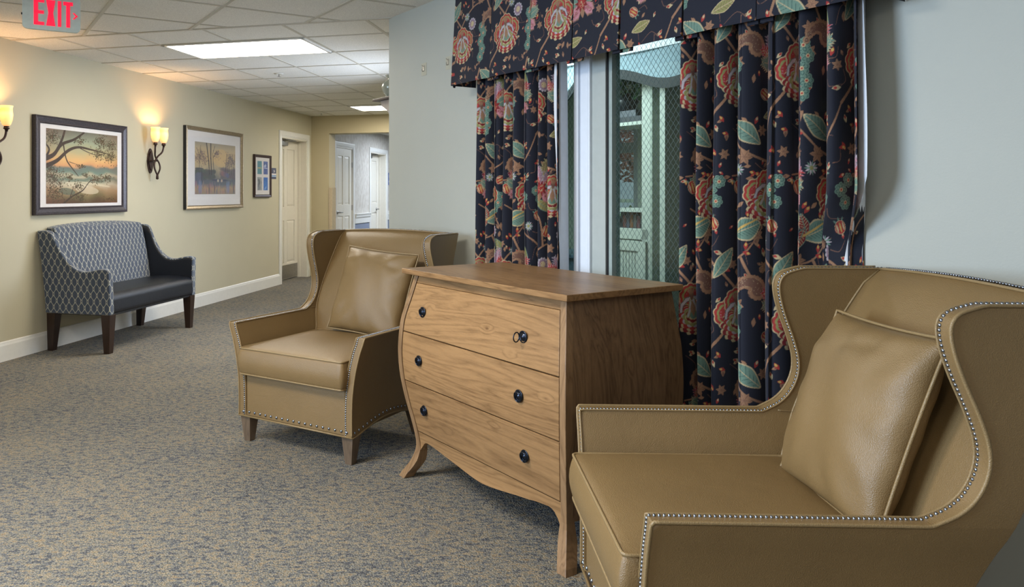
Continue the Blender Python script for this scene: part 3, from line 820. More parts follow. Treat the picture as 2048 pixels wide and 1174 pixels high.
# side panels: curved boards whose front edge is the corner post
zl = [0.907-0.907*k/44 for k in range(45)]
def xside(z): return HX+Bz(z)
def yfront(z): return YFR-Bz(z)
apron_z = lambda x: 0.128+0.040*abs(math.sin(PI*min(1, abs(x)/0.43)*0.5))**1.6 if abs(x) < 0.30 else 0.128+0.040*abs(math.sin(PI*0.75*0.5))**1.6+0.012*math.sin((abs(x)-0.30)/0.14*PI*0.5)-0.035*max(0, (abs(x)-0.40)/0.05)**2
for sg in (-1, 1):
    m = MB(); zs2 = [z for z in zl if z >= 0.13]
    m.grid(lambda i, j: (sg*xside(zs2[i]), yfront(zs2[i])+0.03+(YBK-0.03-yfront(zs2[i])-0.0)*j, zs2[i]), len(zs2), 2)
    m.grid(lambda i, j: (sg*(xside(zs2[i])-0.022), yfront(zs2[i])+0.03+(YBK-0.03-yfront(zs2[i]))*j, zs2[i]), len(zs2), 2)
    m.grid(lambda i, j: (sg*(xside(zs2[i])-0.022*j), YBK, zs2[i]), len(zs2), 2)
    m.grid(lambda i, j: (sg*(xside(zs2[-1])-0.022*j), yfront(zs2[-1])+0.03+(YBK-0.03-yfront(zs2[-1]))*i, zs2[-1]), 2, 2)
    m.build('side_board', M['pine_z'], dr, weld=True, smooth=False)
    # corner post with splayed foot
    m = MB()
    def ring(z):
        x1 = sg*xside(z)+sg*0.0008; kf = max(0, min(1, (0.16-z)/0.08)); x0 = x1-sg*(0.030+0.014*kf); y0 = yfront(z)-0.0008; y1 = y0+0.034+0.018*kf
        return [(x1, y0, z), (x0, y0, z), (x0, y1, z), (x1, y1, z)]
    R_ = [ring(z) for z in zl]
    m.grid(lambda i, j: R_[i][j % 4], len(zl), 5); m.add(R_[0], [(0, 1, 2, 3)]); m.add(R_[-1], [(3, 2, 1, 0)])
    m.build('corner_post', M['pine_post'], dr, weld=True, smooth=False, bevel=0.002)
    m = MB(); zb = [z for z in zl if z < 0.20]
    def ringb(z):
        x1 = sg*xside(z); x0 = x1-sg*0.03; return [(x1, YBK-0.05, z), (x0, YBK-0.05, z), (x0, YBK, z), (x1, YBK, z)]
    R_ = [ringb(z) for z in zb]
    m.grid(lambda i, j: R_[i][j % 4], len(zb), 5); m.add(R_[0], [(0, 1, 2, 3)]); m.add(R_[-1], [(3, 2, 1, 0)])
    m.build('rear_foot', M['pine_post'], dr, weld=True)
m = MB(); m.box(-HX+0.02, HX-0.02, YBK-0.012, YBK, 0.15, 0.905); m.build('back_board', M['pine_z'], dr)
m = MB(); m.box(-HX+0.02, HX-0.02, YFR+0.02, YBK-0.012, 0.215, 0.225); m.build('bottom_board', M['pine_z'], dr)
XI = lambda z: xside(z)-0.032
# top rail
m = MB(); zr = [0.870, 0.880, 0.893, 0.907]
for side in (0, 1): m.grid(lambda i, j: ((-1+2*j)*XI(zr[i]), yfront(zr[i])+0.004+0.02*side, zr[i]), len(zr), 2)
m.grid(lambda i, j: ((-1+2*j)*XI(zr[0]), yfront(zr[0])+0.004+0.02*i, zr[0]), 2, 2)
m.build('top_rail', M['pine_x'], dr)
# apron: serpentine lower edge
m = MB(); NX = 60
def apr(x, t):
    z0 = apron_z(x); z = z0+(0.212-z0)*t; return z
for side in (0, 1):
    m.grid(lambda i, j: ((-1+2*i/NX)*XI(apr((-1+2*i/NX)*0.46, j/6))*1.0, yfront(max(0.10, apr((-1+2*i/NX)*0.46, j/6)))+0.003+0.022*side, apr((-1+2*i/NX)*0.46, j/6)), NX+1, 7)
m.grid(lambda i, j: ((-1+2*i/NX)*XI(apr((-1+2*i/NX)*0.46, 0)), yfront(max(0.10, apr((-1+2*i/NX)*0.46, 0)))+0.003+0.022*j, apr((-1+2*i/NX)*0.46, 0)), NX+1, 2)
m.build('apron', M['pine_x'], dr, weld=True)
# sheet behind the drawer fronts, shade of the gaps put into its dark colour
m = MB(); zc = [0.212+(0.872-0.212)*k/20 for k in range(21)]
m.grid(lambda i, j: ((-1+2*j)*XI(zc[i])*1.01, yfront(zc[i])+0.022, zc[i]), 21, 2); m.build('gap_shade_sheet', simple('gap_shade', (0.05, 0.028, 0.015), 0.8), dr)
def ring_pull(parent, x, z, lifted):
    y = yfront(z)
    m = MB(); m.lathe([(0.0, 0.0), (0.021, 0.0), (0.0225, -0.003), (0.0205, -0.005), (0.017, -0.002), (0.012, -0.0025), (0.0105, -0.0055), (0.006, -0.0065), (0.004, -0.0085), (0.0, -0.009)], (x, y, z), 28, 'y')
    p = m.build('handle_rosette', M['iron'], parent, smooth=True)
    m = MB()
    if lifted:   # ring swung out sideways
        c = Vector((x-0.008, y-0.026, z)); pts = [c+Vector((-0.005*math.cos(t), 0.017*math.cos(t)*1.0, 0.017*math.sin(t))) for t in [2*PI*k/32 for k in range(32)]]
    else:
        c = Vector((x, y-0.0085, z-0.004)); pts = [c+Vector((0.0175*math.sin(t), -0.003*math.cos(t), 0.0175*math.cos(t))) for t in [2*PI*k/32 for k in range(32)]]
    m.tube(pts, 0.0023, 8, closed=True)
    m.build('handle_ring', M['iron'], parent, smooth=True)
rows = [(0.6555, 0.868), (0.4385, 0.651), (0.2145, 0.434)]
for k, (a, b) in enumerate(rows):
    m = MB(); zz = [a+(b-a)*i/12 for i in range(13)]; g_ = 0.0022
    for side in (0, 1): m.grid(lambda i, j: ((-1+2*j/8)*(XI(zz[i])-g_), yfront(zz[i])+0.0015+0.018*side, zz[i]), 13, 9)
    for q in (0, 12): m.grid(lambda i, j: ((-1+2*j/8)*(XI(zz[q])-g_), yfront(zz[q])+0.0015+0.018*i, zz[q]), 2, 9)
    for sx in (-1, 1): m.grid(lambda i, j: (sx*(XI(zz[i])-g_), yfront(zz[i])+0.0015+0.018*j, zz[i]), 13, 2)
    d = m.build('drawer', M['pine_x'], dr, weld=True, bevel=0.002, seg=2, ang=50)
    zc_ = (0.755, 0.548, 0.330)[k]
    ring_pull(d, -0.365, zc_, False); ring_pull(d, 0.305, zc_, k == 0)

# ------------------------------------------------------------------ loveseat by the left wall
so = thing('loveseat', Lp(0.425, -0.635), LWR, 'patterned grey loveseat with navy vinyl seat against the left wall', 'loveseat')
SW, SD = 1.285, 0.60
S_TOP = [(0.0, 0.655), (0.04, 0.668), (0.10, 0.664), (0.18, 0.648), (0.25, 0.646), (0.32, 0.672), (0.39, 0.74), (0.44, 0.82), (0.475, 0.90), (0.50, 0.945), (0.53, 0.962), (0.60, 0.965), (0.64, 0.965)]
def sofa_side(sg):
    m = MB(); x_in, th = 0, 0.058; ny, nz = 44, 16
    ys = [0.625*k/ny for k in range(ny+1)]
    def lean(z): return 0.035*max(0, (z-0.3)/0.66)
    def fl(z): return 0.055*max(0, (z-0.35)/0.62)**1.5
    def S(off):
        def f(i, j):
            y = ys[i]; zt = interp(y, S_TOP); z = 0.305+(zt-0.305)*j/nz
            yy = y*(0.595+lean(z))/0.625
            x = (0.0-fl(z)+off) if sg < 0 else (SW+fl(z)*0.6-off)
            return (x, yy, z)
        return f
    m.grid(S(0), ny+1, nz+1); m.grid(S(th), ny+1, nz+1)
    for jj in (0, nz): m.grid(lambda i, j: S(th*j)(i, jj), ny+1, 2)
    for ii in (0, ny): m.grid(lambda i, j: S(th*i)(ii, j), 2, nz+1)
    return m
sofa_side(-1).build('arm', M['lattice'], so, weld=True, bevel=0.012, seg=3, uv=True, ang=50)
sofa_side(1).build('arm', M['lattice'], so, weld=True, bevel=0.012, seg=3, uv=True, ang=50)
# navy lining of the far arm's inside
def lin_in(i, j):
    y = 0.012+0.57*i/40; zt = interp(y*0.625/0.60, S_TOP)-0.012; z = 0.42+(zt-0.42)*j/10
    return (SW+0.033*max(0, (z-0.35)/0.62)**1.5-0.0605, y+0.0, z)
m = MB(); m.grid(lin_in, 41, 11); m.grid(lambda i, j: tuple(Vector(lin_in(i, j))+Vector((0.004, 0, 0))), 41, 11)
for jj in (0, 10): m.grid(lambda i, j: tuple(Vector(lin_in(i, jj))+Vector((0.004*j, 0, 0))), 41, 2)
m.build('arm_inner_panel', M['navy'], so, weld=True, smooth=True)
# back: curved top, leaning
def backf(i, j, face):
    x = 0.05+(SW-0.10)*i/30; s = (x-SW/2)/(SW/2); zt = 1.018-0.028*s*s-0.018*s**8
    z = 0.40+(zt-0.40)*j/16; t = (z-0.40)/0.62
    if face == 0:
        y = 0.44+0.115*t-0.022*math.sin(PI*min(1, t))*(1-s*s*0.4)
        y += 0.035*max(0, (t-0.90)/0.10)**2
        z -= 0.012*max(0, (t-0.94)/0.06)
    else:
        y = 0.595+0.035*t
    return (x, y, z)
m = MB(); m.grid(lambda i, j: backf(i, j, 0), 31, 17); m.grid(lambda i, j: backf(i, j, 1), 31, 17)
for jj in (0, 16): m.grid(lambda i, j: backf(i, jj, j), 31, 2)
for ii in (0, 30): m.grid(lambda i, j: backf(ii, j, i), 2, 17)
m.build('backrest', M['lattice'], so, weld=True, bevel=0.012, seg=3, uv=True, ang=50)
# seat with a rounded waterfall front
prof = []
for k in range(13):
    a = PI*k/12; prof.append((0.052-0.055*math.sin(a) if k else 0.04, 0.392-0.085*math.cos(a)))
prof = [(0.45, 0.307), (0.03, 0.307)]+[(0.018-0.018*math.sin(PI/2*k/4), 0.345-0.030*math.cos(PI/2*k/4)) for k in range(5)]
prof += [(0.0+0.058*(1-math.cos(PI/2*k/8)), 0.415+0.062*math.sin(PI/2*k/8)) for k in range(9)]+[(0.14, 0.487), (0.25, 0.490), (0.36, 0.484), (0.45, 0.475)]
m = MB(); m.prism(prof, 0.052, SW-0.052, 'x'); m.build('seat', M['navy'], so, smooth=True, bevel=0.003, ang=60)
m = MB()
m.box(0.03, SW-0.03, 0.02, 0.58, 0.296, 0.312); m.build('seat_underside', M['black'], so)
for x, y in ((0.045, 0.045), (SW-0.045, 0.045), (0.045, 0.545), (SW-0.045, 0.545)):
    sh = (0, 0.02) if y > 0.3 else (0, 0)
    MB().taper(x, y, 0, 0.305, 0.025, 0.040, sh).build('leg', M['darkwood'], so, bevel=0.002)

# ------------------------------------------------------------------ painting in numpy (printed cloth and pictures)
class Tile:
    """wrap-around canvas in metres; every stroke is evaluated on the whole tile"""
    def __init__(s, w, h, res, base):
        s.w, s.h, s.res = w, h, res; s.nx, s.ny = int(round(w*res)), int(round(h*res))
        x = (np.arange(s.nx)+0.5)/res; y = (np.arange(s.ny)+0.5)/res
        s.X, s.Y = np.meshgrid(x, y, indexing='ij'); s.c = np.empty((s.nx, s.ny, 3), np.float32); s.c[:] = base
        s.rs = np.random.RandomState(5)
    def loc(s, cx, cy, R, a=0, wrap=True):
        """sub-block around (cx, cy) with local rotated coordinates"""
        i0, i1 = int((cx-R)*s.res), int((cx+R)*s.res)+2; j0, j1 = int((cy-R)*s.res), int((cy+R)*s.res)+2
        ii, jj = np.arange(i0, i1), np.arange(j0, j1)
        x = (ii+0.5)/s.res-cx; y = (jj+0.5)/s.res-cy
        if wrap: I, J = np.meshgrid(ii % s.nx, jj % s.ny, indexing='ij')
        else:
            oi = (ii >= 0) & (ii < s.nx); oj = (jj >= 0) & (jj < s.ny); ii, jj, x, y = ii[oi], jj[oj], x[oi], y[oj]
            I, J = np.meshgrid(ii, jj, indexing='ij')
        x, y = np.meshgrid(x, y, indexing='ij'); ca, sa = math.cos(a), math.sin(a)
        return I, J, x*ca+y*sa, -x*sa+y*ca
    def put(s, I, J, mask, col, alpha=1.0):
        if I.size == 0: return
        if not isinstance(col, np.ndarray): col = np.array(col, np.float32)
        k = (mask*alpha)[..., None]; s.c[I, J] = s.c[I, J]*(1-k)+col*k
    def ell(s, cx, cy, a, b, ang, col, alpha=1.0, point=0.0, wrap=True):
        I, J, x, y = s.loc(cx, cy, max(a, b)*1.1, ang, wrap)
        t = np.clip(np.abs(x)/a, 0, 1); bb = b*(1-point*t**1.5)
        s.put(I, J, ((x/a)**2+(y/np.maximum(bb, 1e-6))**2 < 1).astype(np.float32), col, alpha)
    def stroke(s, pts, w0, w1, col, wrap=True, alpha=1.0):
        n = len(pts)
        for k in range(n-1):
            (x0, y0), (x1, y1) = pts[k][:2], pts[k+1][:2]; r = w0+(w1-w0)*(k/max(1, n-1)); L_ = math.hypot(x1-x0, y1-y0)
            I, J, x, y = s.loc((x0+x1)/2, (y0+y1)/2, L_/2+r*1.5, math.atan2(y1-y0, x1-x0), wrap)
            if I.size == 0: continue
            d = np.hypot(np.maximum(np.abs(x)-L_/2, 0), y); s.put(I, J, (d < r).astype(np.float32), col, alpha)
    def sample(s, U, V):
        u = (U % s.w)*s.res-0.5; v = (V % s.h)*s.res-0.5; i0 = np.floor(u).astype(int); j0 = np.floor(v).astype(int)
        fu = (u-i0)[..., None]; fv = (v-j0)[..., None]; a = s.c
        i1, j1 = (i0+1) % s.nx, (j0+1) % s.ny; i0 %= s.nx; j0 %= s.ny
        return (a[i0, j0]*(1-fu)+a[i1, j0]*fu)*(1-fv)+(a[i0, j1]*(1-fu)+a[i1, j1]*fu)*fv

NAVY = lin(24, 28, 43); RED = lin(170, 56, 52); DRED = lin(132, 34, 40); CREAM = lin(200, 180, 140); PINK = lin(204, 140, 150)
TEAL = lin(112, 142, 126); DTEAL = lin(58, 92, 86); TAN = lin(160, 120, 92); BROWN = lin(122, 88, 74); OLIVE = lin(150, 148, 92); WHITE = lin(190, 180, 186); MAUVE = lin(150, 126, 140); GOLD = lin(206, 170, 96); GREYB = lin(110, 100, 96)
def scallop(T, cx, cy, R, n, amp, ang, col, ys=1.0, phase=0):
    I, J, x, y = T.loc(cx, cy, R*(1+amp)*max(1, ys)*1.05, ang); y = y/ys
    th = np.arctan2(y, x); r = np.hypot(x, y); T.put(I, J, (r < R*(1+amp*np.abs(np.sin(n/2*th+phase))-amp*0.5)).astype(np.float32), col)
def speck(T, cx, cy, R, n, col, r=0.0016, a=1.0):
    for _ in range(n):
        t = T.rs.uniform(0, 2*PI); q = R*math.sqrt(T.rs.uniform()); T.ell(cx+q*math.cos(t), cy+q*math.sin(t)*a, r, r, 0, col)
def rose(T, cx, cy, R, a=0):
    c, s_ = math.cos(a), math.sin(a)
    def P(x, y): return cx+(x*c-y*s_)*R, cy+(x*s_+y*c)*R
    for (x, y, r) in ((-0.50, 0.10, 0.60), (0.50, 0.10, 0.60), (0.0, 0.50, 0.60)):
        p = P(x, y); scallop(T, *p, r*R, 10, 0.10, a, CREAM); scallop(T, *p, r*R*0.93, 10, 0.10, a, RED); scallop(T, *p, r*R*0.76, 10, 0.08, a, OLIVE); scallop(T, *p, r*R*0.62, 8, 0.06, a, RED)
        speck(T, *p, r*R*0.6, 36, PINK, 0.0013)
    for k, (r, col) in enumerate(((0.86, CREAM), (0.82, DRED), (0.72, CREAM), (0.69, RED), (0.58, WHITE), (0.54, OLIVE), (0.42, CREAM), (0.39, DRED), (0.28, CREAM), (0.24, TEAL))):
        p = P(0, -0.42+0.02*k); scallop(T, *p, r*R, 14-k, 0.16, a, col, 0.78, k*0.7)
    for sx in (-1, 1):
        pts = [P(sx*0.06, 0.45), P(sx*0.28, 0.42), P(sx*0.52, 0.22), P(sx*0.60, -0.05)]; T.stroke(pts, R*0.11, R*0.05, GREYB); T.stroke(pts, R*0.07, R*0.03, WHITE)
        pts = [P(sx*0.04, 0.35), P(sx*0.12, 0.05), P(sx*0.30, -0.28)]; T.stroke(pts, R*0.12, R*0.05, OLIVE); T.stroke(pts, R*0.08, R*0.02, WHITE)
    p = P(0, 0.0); T.ell(*p, R*0.36, R*0.14, a+PI/2, TAN, point=0.8); p = P(0, 0.62); T.ell(*p, R*0.28, R*0.13, a+PI/2, BROWN, point=0.7)
    for k in (-1, 0, 1): T.ell(*P(k*0.12, 0.78), R*0.2, R*0.05, a+PI/2-k*0.4, TAN, point=0.8)
def feather(T, cx, cy, ln, wd, ang, col, edge, dot=None, n=7):
    """jagged petal growing from (cx, cy) along ang"""
    ca, sa = math.cos(ang), math.sin(ang)
    for (sc, cl) in ((1.0, edge), (0.86, col)):
        T.ell(cx+ca*ln*0.5, cy+sa*ln*0.5, ln*0.5*sc, wd*0.30*sc, ang, cl, point=0.5)
        for k in range(n):
            t = 0.15+0.75*k/(n-1); ww_ = wd*(1-abs(t-0.4)*1.1)*sc
            for sg in (-1, 1):
                bx, by = cx+ca*ln*t, cy+sa*ln*t; aa = ang+sg*0.75
                T.ell(bx+math.cos(aa)*ww_*0.40, by+math.sin(aa)*ww_*0.40, ww_*0.46, ww_*0.13, aa, cl, point=0.9)
    if dot is not None:
        for _ in range(int(ln*1500)):
            t = T.rs.uniform(0.1, 0.9); q = T.rs.uniform(-0.3, 0.3)*wd*(1-abs(t-0.45)); T.ell(cx+ca*ln*t-sa*q, cy+sa*ln*t+ca*q, 0.0013, 0.0013, 0, dot)
    T.stroke([(cx, cy), (cx+ca*ln*0.85, cy+sa*ln*0.85)], 0.0012, 0.0006, edge)
def flame(T, cx, cy, R, a=PI/2):
    for da, l, cl, ed, dt in ((0, 1.35, OLIVE, CREAM, BROWN), (0.42, 1.1, MAUVE, WHITE, PINK), (-0.42, 1.1, MAUVE, WHITE, PINK), (0.85, 1.0, RED, PINK, CREAM), (-0.85, 1.0, RED, PINK, CREAM), (1.3, 0.85, TEAL, CREAM, None), (-1.3, 0.85, TEAL, CREAM, None), (2.3, 0.7, PINK, TAN, DRED), (-2.3, 0.7, PINK, TAN, DRED)):
        feather(T, cx, cy, R*l, R*0.50, a+da, cl, ed, dt)
    for k in range(9): T.ell(cx+math.cos(a+k*0.7)*R*0.16, cy+math.sin(a+k*0.7)*R*0.16, R*0.2, R*0.07, a+k*0.7, DRED, point=0.8)
    T.ell(cx, cy, R*0.20, R*0.17, a, RED); speck(T, cx, cy, R*0.17, 22, CREAM, 0.0018)
    T.ell(cx-math.cos(a)*R*0.38, cy-math.sin(a)*R*0.38, R*0.2, R*0.10, a, TAN, point=0.6)
def leaf(T, cx, cy, ln, wd, ang, col=TEAL, edge=CREAM, vein=DTEAL, n=7):
    ca, sa = math.cos(ang), math.sin(ang); T.ell(cx, cy, ln/2, wd/2, ang, edge, point=0.55); T.ell(cx, cy, ln/2*0.93, wd/2*0.86, ang, col, point=0.55)
    for k in range(n):
        t = -0.36+0.72*k/(n-1); bx, by = cx+ca*ln*t, cy+sa*ln*t; w_ = wd*0.38*(1-abs(t)*1.5)
        for sg in (-1, 1): T.stroke([(bx, by), (bx+ca*w_*0.8-sg*sa*w_, by+sa*w_*0.8+sg*ca*w_)], 0.0009, 0.0006, vein)
    T.stroke([(cx-ca*ln*0.48, cy-sa*ln*0.48), (cx+ca*ln*0.46, cy+sa*ln*0.46)], 0.0013, 0.0008, edge)
def star(T, cx, cy, R, ang, col=TAN, vein=BROWN, n=6):
    for k in range(n):
        a = ang+2*PI*k/n; T.ell(cx+math.cos(a)*R*0.5, cy+math.sin(a)*R*0.5, R*0.52, R*0.26, a, col, point=0.75)
    for k in range(n):
        a = ang+2*PI*k/n; T.stroke([(cx, cy), (cx+math.cos(a)*R*0.8, cy+math.sin(a)*R*0.8)], 0.0008, 0.0005, vein)
def pom(T, cx, cy, R, ang):
    ca, sa = math.cos(ang), math.sin(ang)
    for k in (-1, 0, 1): T.ell(cx+math.cos(ang+k*0.5)*R*1.25, cy+math.sin(ang+k*0.5)*R*1.25, R*0.4, R*0.13, ang+k*0.5, TEAL, point=0.8)
    T.ell(cx, cy, R*1.1, R*0.9, ang, CREAM); T.ell(cx, cy, R*1.02, R*0.83, ang, RED)
    for q in (-0.52, 0.0, 0.52): T.ell(cx-sa*R*q, cy+ca*R*q, R*0.9*math.sqrt(1-q*q*1.3), R*0.15, ang, CREAM if q else GOLD, point=0.5)
def fern(T, pts, r, col=TEAL, dk=DTEAL):
    for (x, y) in pts:
        for k in range(7):
            a = k*0.9+x*40; T.ell(x+math.cos(a)*r*0.6, y+math.sin(a)*r*0.6, r*0.5, r*0.42, a, col); T.ell(x+math.cos(a)*r*0.6, y+math.sin(a)*r*0.6, r*0.34, r*0.26, a, dk); T.ell(x+math.cos(a)*r*0.6, y+math.sin(a)*r*0.6, r*0.22, r*0.15, a, col)
        T.ell(x, y, r*0.3, r*0.3, 0, CREAM); T.ell(x, y, r*0.16, r*0.16, 0, RED)
def paisley(T, cx, cy, R, ang, col=TAN):
    pts = [(cx+math.cos(ang+t*0.55)*R*0.25*t, cy+math.sin(ang+t*0.55)*R*0.25*t) for t in np.linspace(0.5, 4, 9)]
    for k, (x, y) in enumerate(pts): r = R*(0.42-0.035*k); scallop(T, x, y, r, 12, 0.12, 0, col)
    for k, (x, y) in enumerate(pts): r = R*(0.42-0.035*k); T.ell(x, y, r*0.62, r*0.62, 0, BROWN); speck(T, x, y, r*0.8, 12, CREAM, 0.0010)
def bud(T, cx, cy, R, ang, k):
    c1, c2 = ((RED, CREAM), (TAN, BROWN), (CREAM, RED), (TAN, TAN), (RED, GOLD))[k % 5]
    T.ell(cx, cy, R, R*0.5, ang, c1, point=0.65); T.ell(cx+math.cos(ang)*R*0.35, cy+math.sin(ang)*R*0.35, R*0.45, R*0.3, ang, c2, point=0.5)
def daisy(T, cx, cy, R):
    for k in range(14): a = 2*PI*k/14; T.ell(cx+math.cos(a)*R*0.55, cy+math.sin(a)*R*0.55, R*0.45, R*0.12, a, TEAL if k % 2 else WHITE, point=0.6)
    T.ell(cx, cy, R*0.3, R*0.3, 0, OLIVE)
def curve(T, pts, w0, w1, col=TAN):
    q = [(p[0], p[1]) for p in catmull([(a, b, 0) for a, b in pts], 7)]; T.stroke(q, w0, w1, col)
def floral(seed=1):
    T = Tile(0.62, 0.84, 900, NAVY); rs = T.rs
    # vines
    for pts in ([(0.02, 0.02), (0.10, 0.12), (0.12, 0.24), (0.22, 0.33), (0.34, 0.36), (0.42, 0.46)], [(0.42, 0.46), (0.40, 0.58), (0.48, 0.68), (0.58, 0.74), (0.64, 0.86)],
                [(0.12, 0.24), (0.02, 0.34), (-0.06, 0.40), (-0.12, 0.52)], [(0.34, 0.36), (0.40, 0.26), (0.50, 0.22), (0.56, 0.12)], [(0.30, 0.84), (0.26, 0.74), (0.18, 0.66), (0.10, 0.64)],
                [(0.48, 0.68), (0.36, 0.72), (0.28, 0.80)], [(0.22, 0.33), (0.20, 0.46), (0.12, 0.52)]):
        curve(T, pts, 0.0050, 0.0026)
    for _ in range(34):
        x, y, a = rs.uniform(0, 0.62), rs.uniform(0, 0.84), rs.uniform(0, 6.28); l = rs.uniform(0.04, 0.09)
        curve(T, [(x, y), (x+l*0.5*math.cos(a), y+l*0.5*math.sin(a)), (x+l*math.cos(a+0.7), y+l*math.sin(a+0.7))], 0.0014, 0.0007, BROWN)
    # scattered buds and little leaves first, big motifs over them
    for k in range(150):
        x, y = rs.uniform(0, 0.62), rs.uniform(0, 0.84); bud(T, x, y, rs.uniform(0.009, 0.017), rs.uniform(0, 6.28), k)
    for k in range(16): star(T, rs.uniform(0, 0.62), rs.uniform(0, 0.84), rs.uniform(0.018, 0.032), rs.uniform(0, 3))
    fern(T, [(0.30, 0.06), (0.315, 0.10), (0.30, 0.14), (0.32, 0.18), (0.305, 0.215)], 0.024)
    fern(T, [(0.52, 0.50), (0.545, 0.53), (0.50, 0.545), (0.53, 0.57), (0.57, 0.56)], 0.024)
    fern(T, [(0.04, 0.55), (0.02, 0.59), (0.05, 0.62)], 0.022)
    leaf(T, 0.07, 0.33, 0.13, 0.055, 1.0); leaf(T, 0.22, 0.52, 0.11, 0.045, -0.6, OLIVE, TEAL, BROWN); leaf(T, 0.56, 0.30, 0.12, 0.05, 2.2, OLIVE, TEAL, BROWN); leaf(T, 0.36, 0.79, 0.14, 0.07, 2.5); leaf(T, 0.48, 0.015, 0.10, 0.045, 0.3, OLIVE, CREAM, BROWN)
    paisley(T, 0.40, 0.235, 0.085, 1.0); paisley(T, 0.17, 0.73, 0.08, 3.6)
    pom(T, 0.24, 0.40, 0.026, 1.2); pom(T, 0.56, 0.645, 0.025, 0.4); pom(T, 0.03, 0.47, 0.022, 2.0); pom(T, 0.44, 0.08, 0.022, -0.6); pom(T, 0.13, 0.60, 0.024, 1.9)
    for (x, y) in ((0.17, 0.29), (0.60, 0.42), (0.33, 0.66)): daisy(T, x, y, 0.024)
    for (x, y, r) in ((0.22, 0.245, 0.03), (0.50, 0.385, 0.032)):
        scallop(T, x, y, r, 12, 0.2, 0, WHITE); scallop(T, x, y, r*0.8, 12, 0.2, 0.3, MAUVE); scallop(T, x, y, r*0.45, 8, 0.2, 0, CREAM); speck(T, x, y, r*0.7, 16, DRED, 0.0011)
    rose(T, 0.135, 0.145, 0.088, 0.15); rose(T, 0.445, 0.565, 0.088, -0.1)
    flame(T, 0.52, 0.16+0.02, 0.115, PI/2+0.15); flame(T, 0.21, 0.60, 0.105, PI/2-0.2)
    # butterfly blossom with striped teal leaf
    leaf(T, 0.36, 0.455, 0.12, 0.085, 0.4, TEAL, CREAM, DTEAL, 9); leaf(T, 0.31, 0.475, 0.08, 0.035, 1.9, DRED, TEAL, CREAM); leaf(T, 0.30, 0.43, 0.08, 0.035, -1.9, DRED, TEAL, CREAM)
    T.stroke([(0.31, 0.44), (0.36, 0.47), (0.40, 0.49)], 0.004, 0.002, GOLD)
    T.c *= (0.80*(0.90+0.2*rs.rand(T.nx, T.ny, 1))).astype(np.float32)
    return T
FLORAL = floral()

# ------------------------------------------------------------------ curtains and valance on the window wall
def curtain(name, t0, t1, z0, z1, folds, amp, res, label, u_off, v_off, seed, edge_l=0.0, edge_r=0.0, edge_b=0.0):
    r = thing(name, Wp((t0+t1)/2, -0.088, 0), WWR, label, 'curtain', 'floral drapes')
    rs = np.random.RandomState(seed)
    # fold line in plan: box-like rounded pleats with uneven widths
    wts = rs.uniform(0.75, 1.3, folds); wts /= wts.sum(); cum = np.concatenate([[0], np.cumsum(wts)])
    ph = np.linspace(0, 1, 3000); k = np.clip(np.searchsorted(cum, ph, side='right')-1, 0, folds-1); f = (ph-cum[k])/wts[k]
    am = amp*(0.8+0.4*rs.rand(folds))[k]
    ang = 2*PI*f
    off = am*np.cos(ang); off = np.sign(off)*np.abs(off/am)**0.8*am
    W_ = t1-t0; tt = t0+W_*ph+0.11*W_*wts[k]*np.sin(ang)*1.0
    ds = np.hypot(np.diff(tt), np.diff(off)); s = np.concatenate([[0], np.cumsum(ds)]); S = s[-1]
    nu = int(S/res); nz = int((z1-z0)/res); su = np.linspace(0, S, nu); zz = np.linspace(z0, z1, nz)
    T_ = np.interp(su, s, tt); O_ = np.interp(su, s, off)
    tm = (t0+t1)/2
    SU, ZZ = np.meshgrid(su, zz, indexing='ij')
    hgt = (ZZ-z0)/(z1-z0)
    wob = 0.006*np.sin(SU*9+ZZ*2.1+seed)*(1-hgt)+0.004*np.sin(SU*23+ZZ*3.3)*(1-hgt)
    spread = 1+0.03*(1-hgt)
    TT = (T_[:, None]-tm)*spread+wob*0.8
    OO = -O_[:, None]*(0.75+0.25*(1-hgt)**0.5)+wob
    # where the chair back stands close the cloth is pressed towards the wall
    sm = lambda x: np.clip(x, 0, 1)**2*(3-2*np.clip(x, 0, 1))
    kk = 1-0.80*sm((TT+tm-2.93)/0.20)*sm((1.30-ZZ)/0.22)
    TT = TT-(0.088-OO)*(1-kk)*0.75
    OO = 0.088-(0.088-OO)*kk
    V = np.stack([TT, OO, ZZ], -1)
    C = FLORAL.sample(SU+u_off, ZZ+v_off)
    painted('drape', V, nu, nz, C, M['print'], r)
    # white lining behind, showing along the edges
    m = MB(); st = max(1, nu//90); iu = list(range(0, nu, st)); iz = np.linspace(0, nz-1, 30).astype(int)
    def Ln(i, j):
        a = iu[i] if i < len(iu) else nu-1; b = iz[j]; e = 0.0; h_ = float(hgt[0, b])
        ew = 0.5+0.5*math.sin(h_*13+seed)
        if i == 0: e = -edge_l*(0.35+0.65*(1-h_))
        if i == len(iu)-1: q_ = float(min(1, max(0, (ZZ[0, b]-1.0)/0.3))); e = edge_r*(0.45+0.4*ew)*q_+edge_b*(1-q_)
        return (float(TT[a, b])+e, min(0.080, float(OO[a, b])*(0.8 if OO[a, b] < 0.03 else 1.0)+0.010), float(ZZ[a, b]))
    m.grid(Ln, len(iu), 30); o = m.build('curtain_lining', M['lining'], r, smooth=True, recalc=False)
    return r
curtain('curtain', 1.185, 1.825, 0.03, 2.0, 8, 0.050, 0.0028, 'narrow floral drape left of the window, behind the dresser', 0.10, 0.152, 3, 0, -0.05, -0.008)
curtain('curtain', 2.525, 3.185, 0.03, 2.0, 7, 0.060, 0.0021, 'floral drape right of the window, behind the foreground chair', 0.075, 0.152, 11, 0.016, 0.024, -0.03)

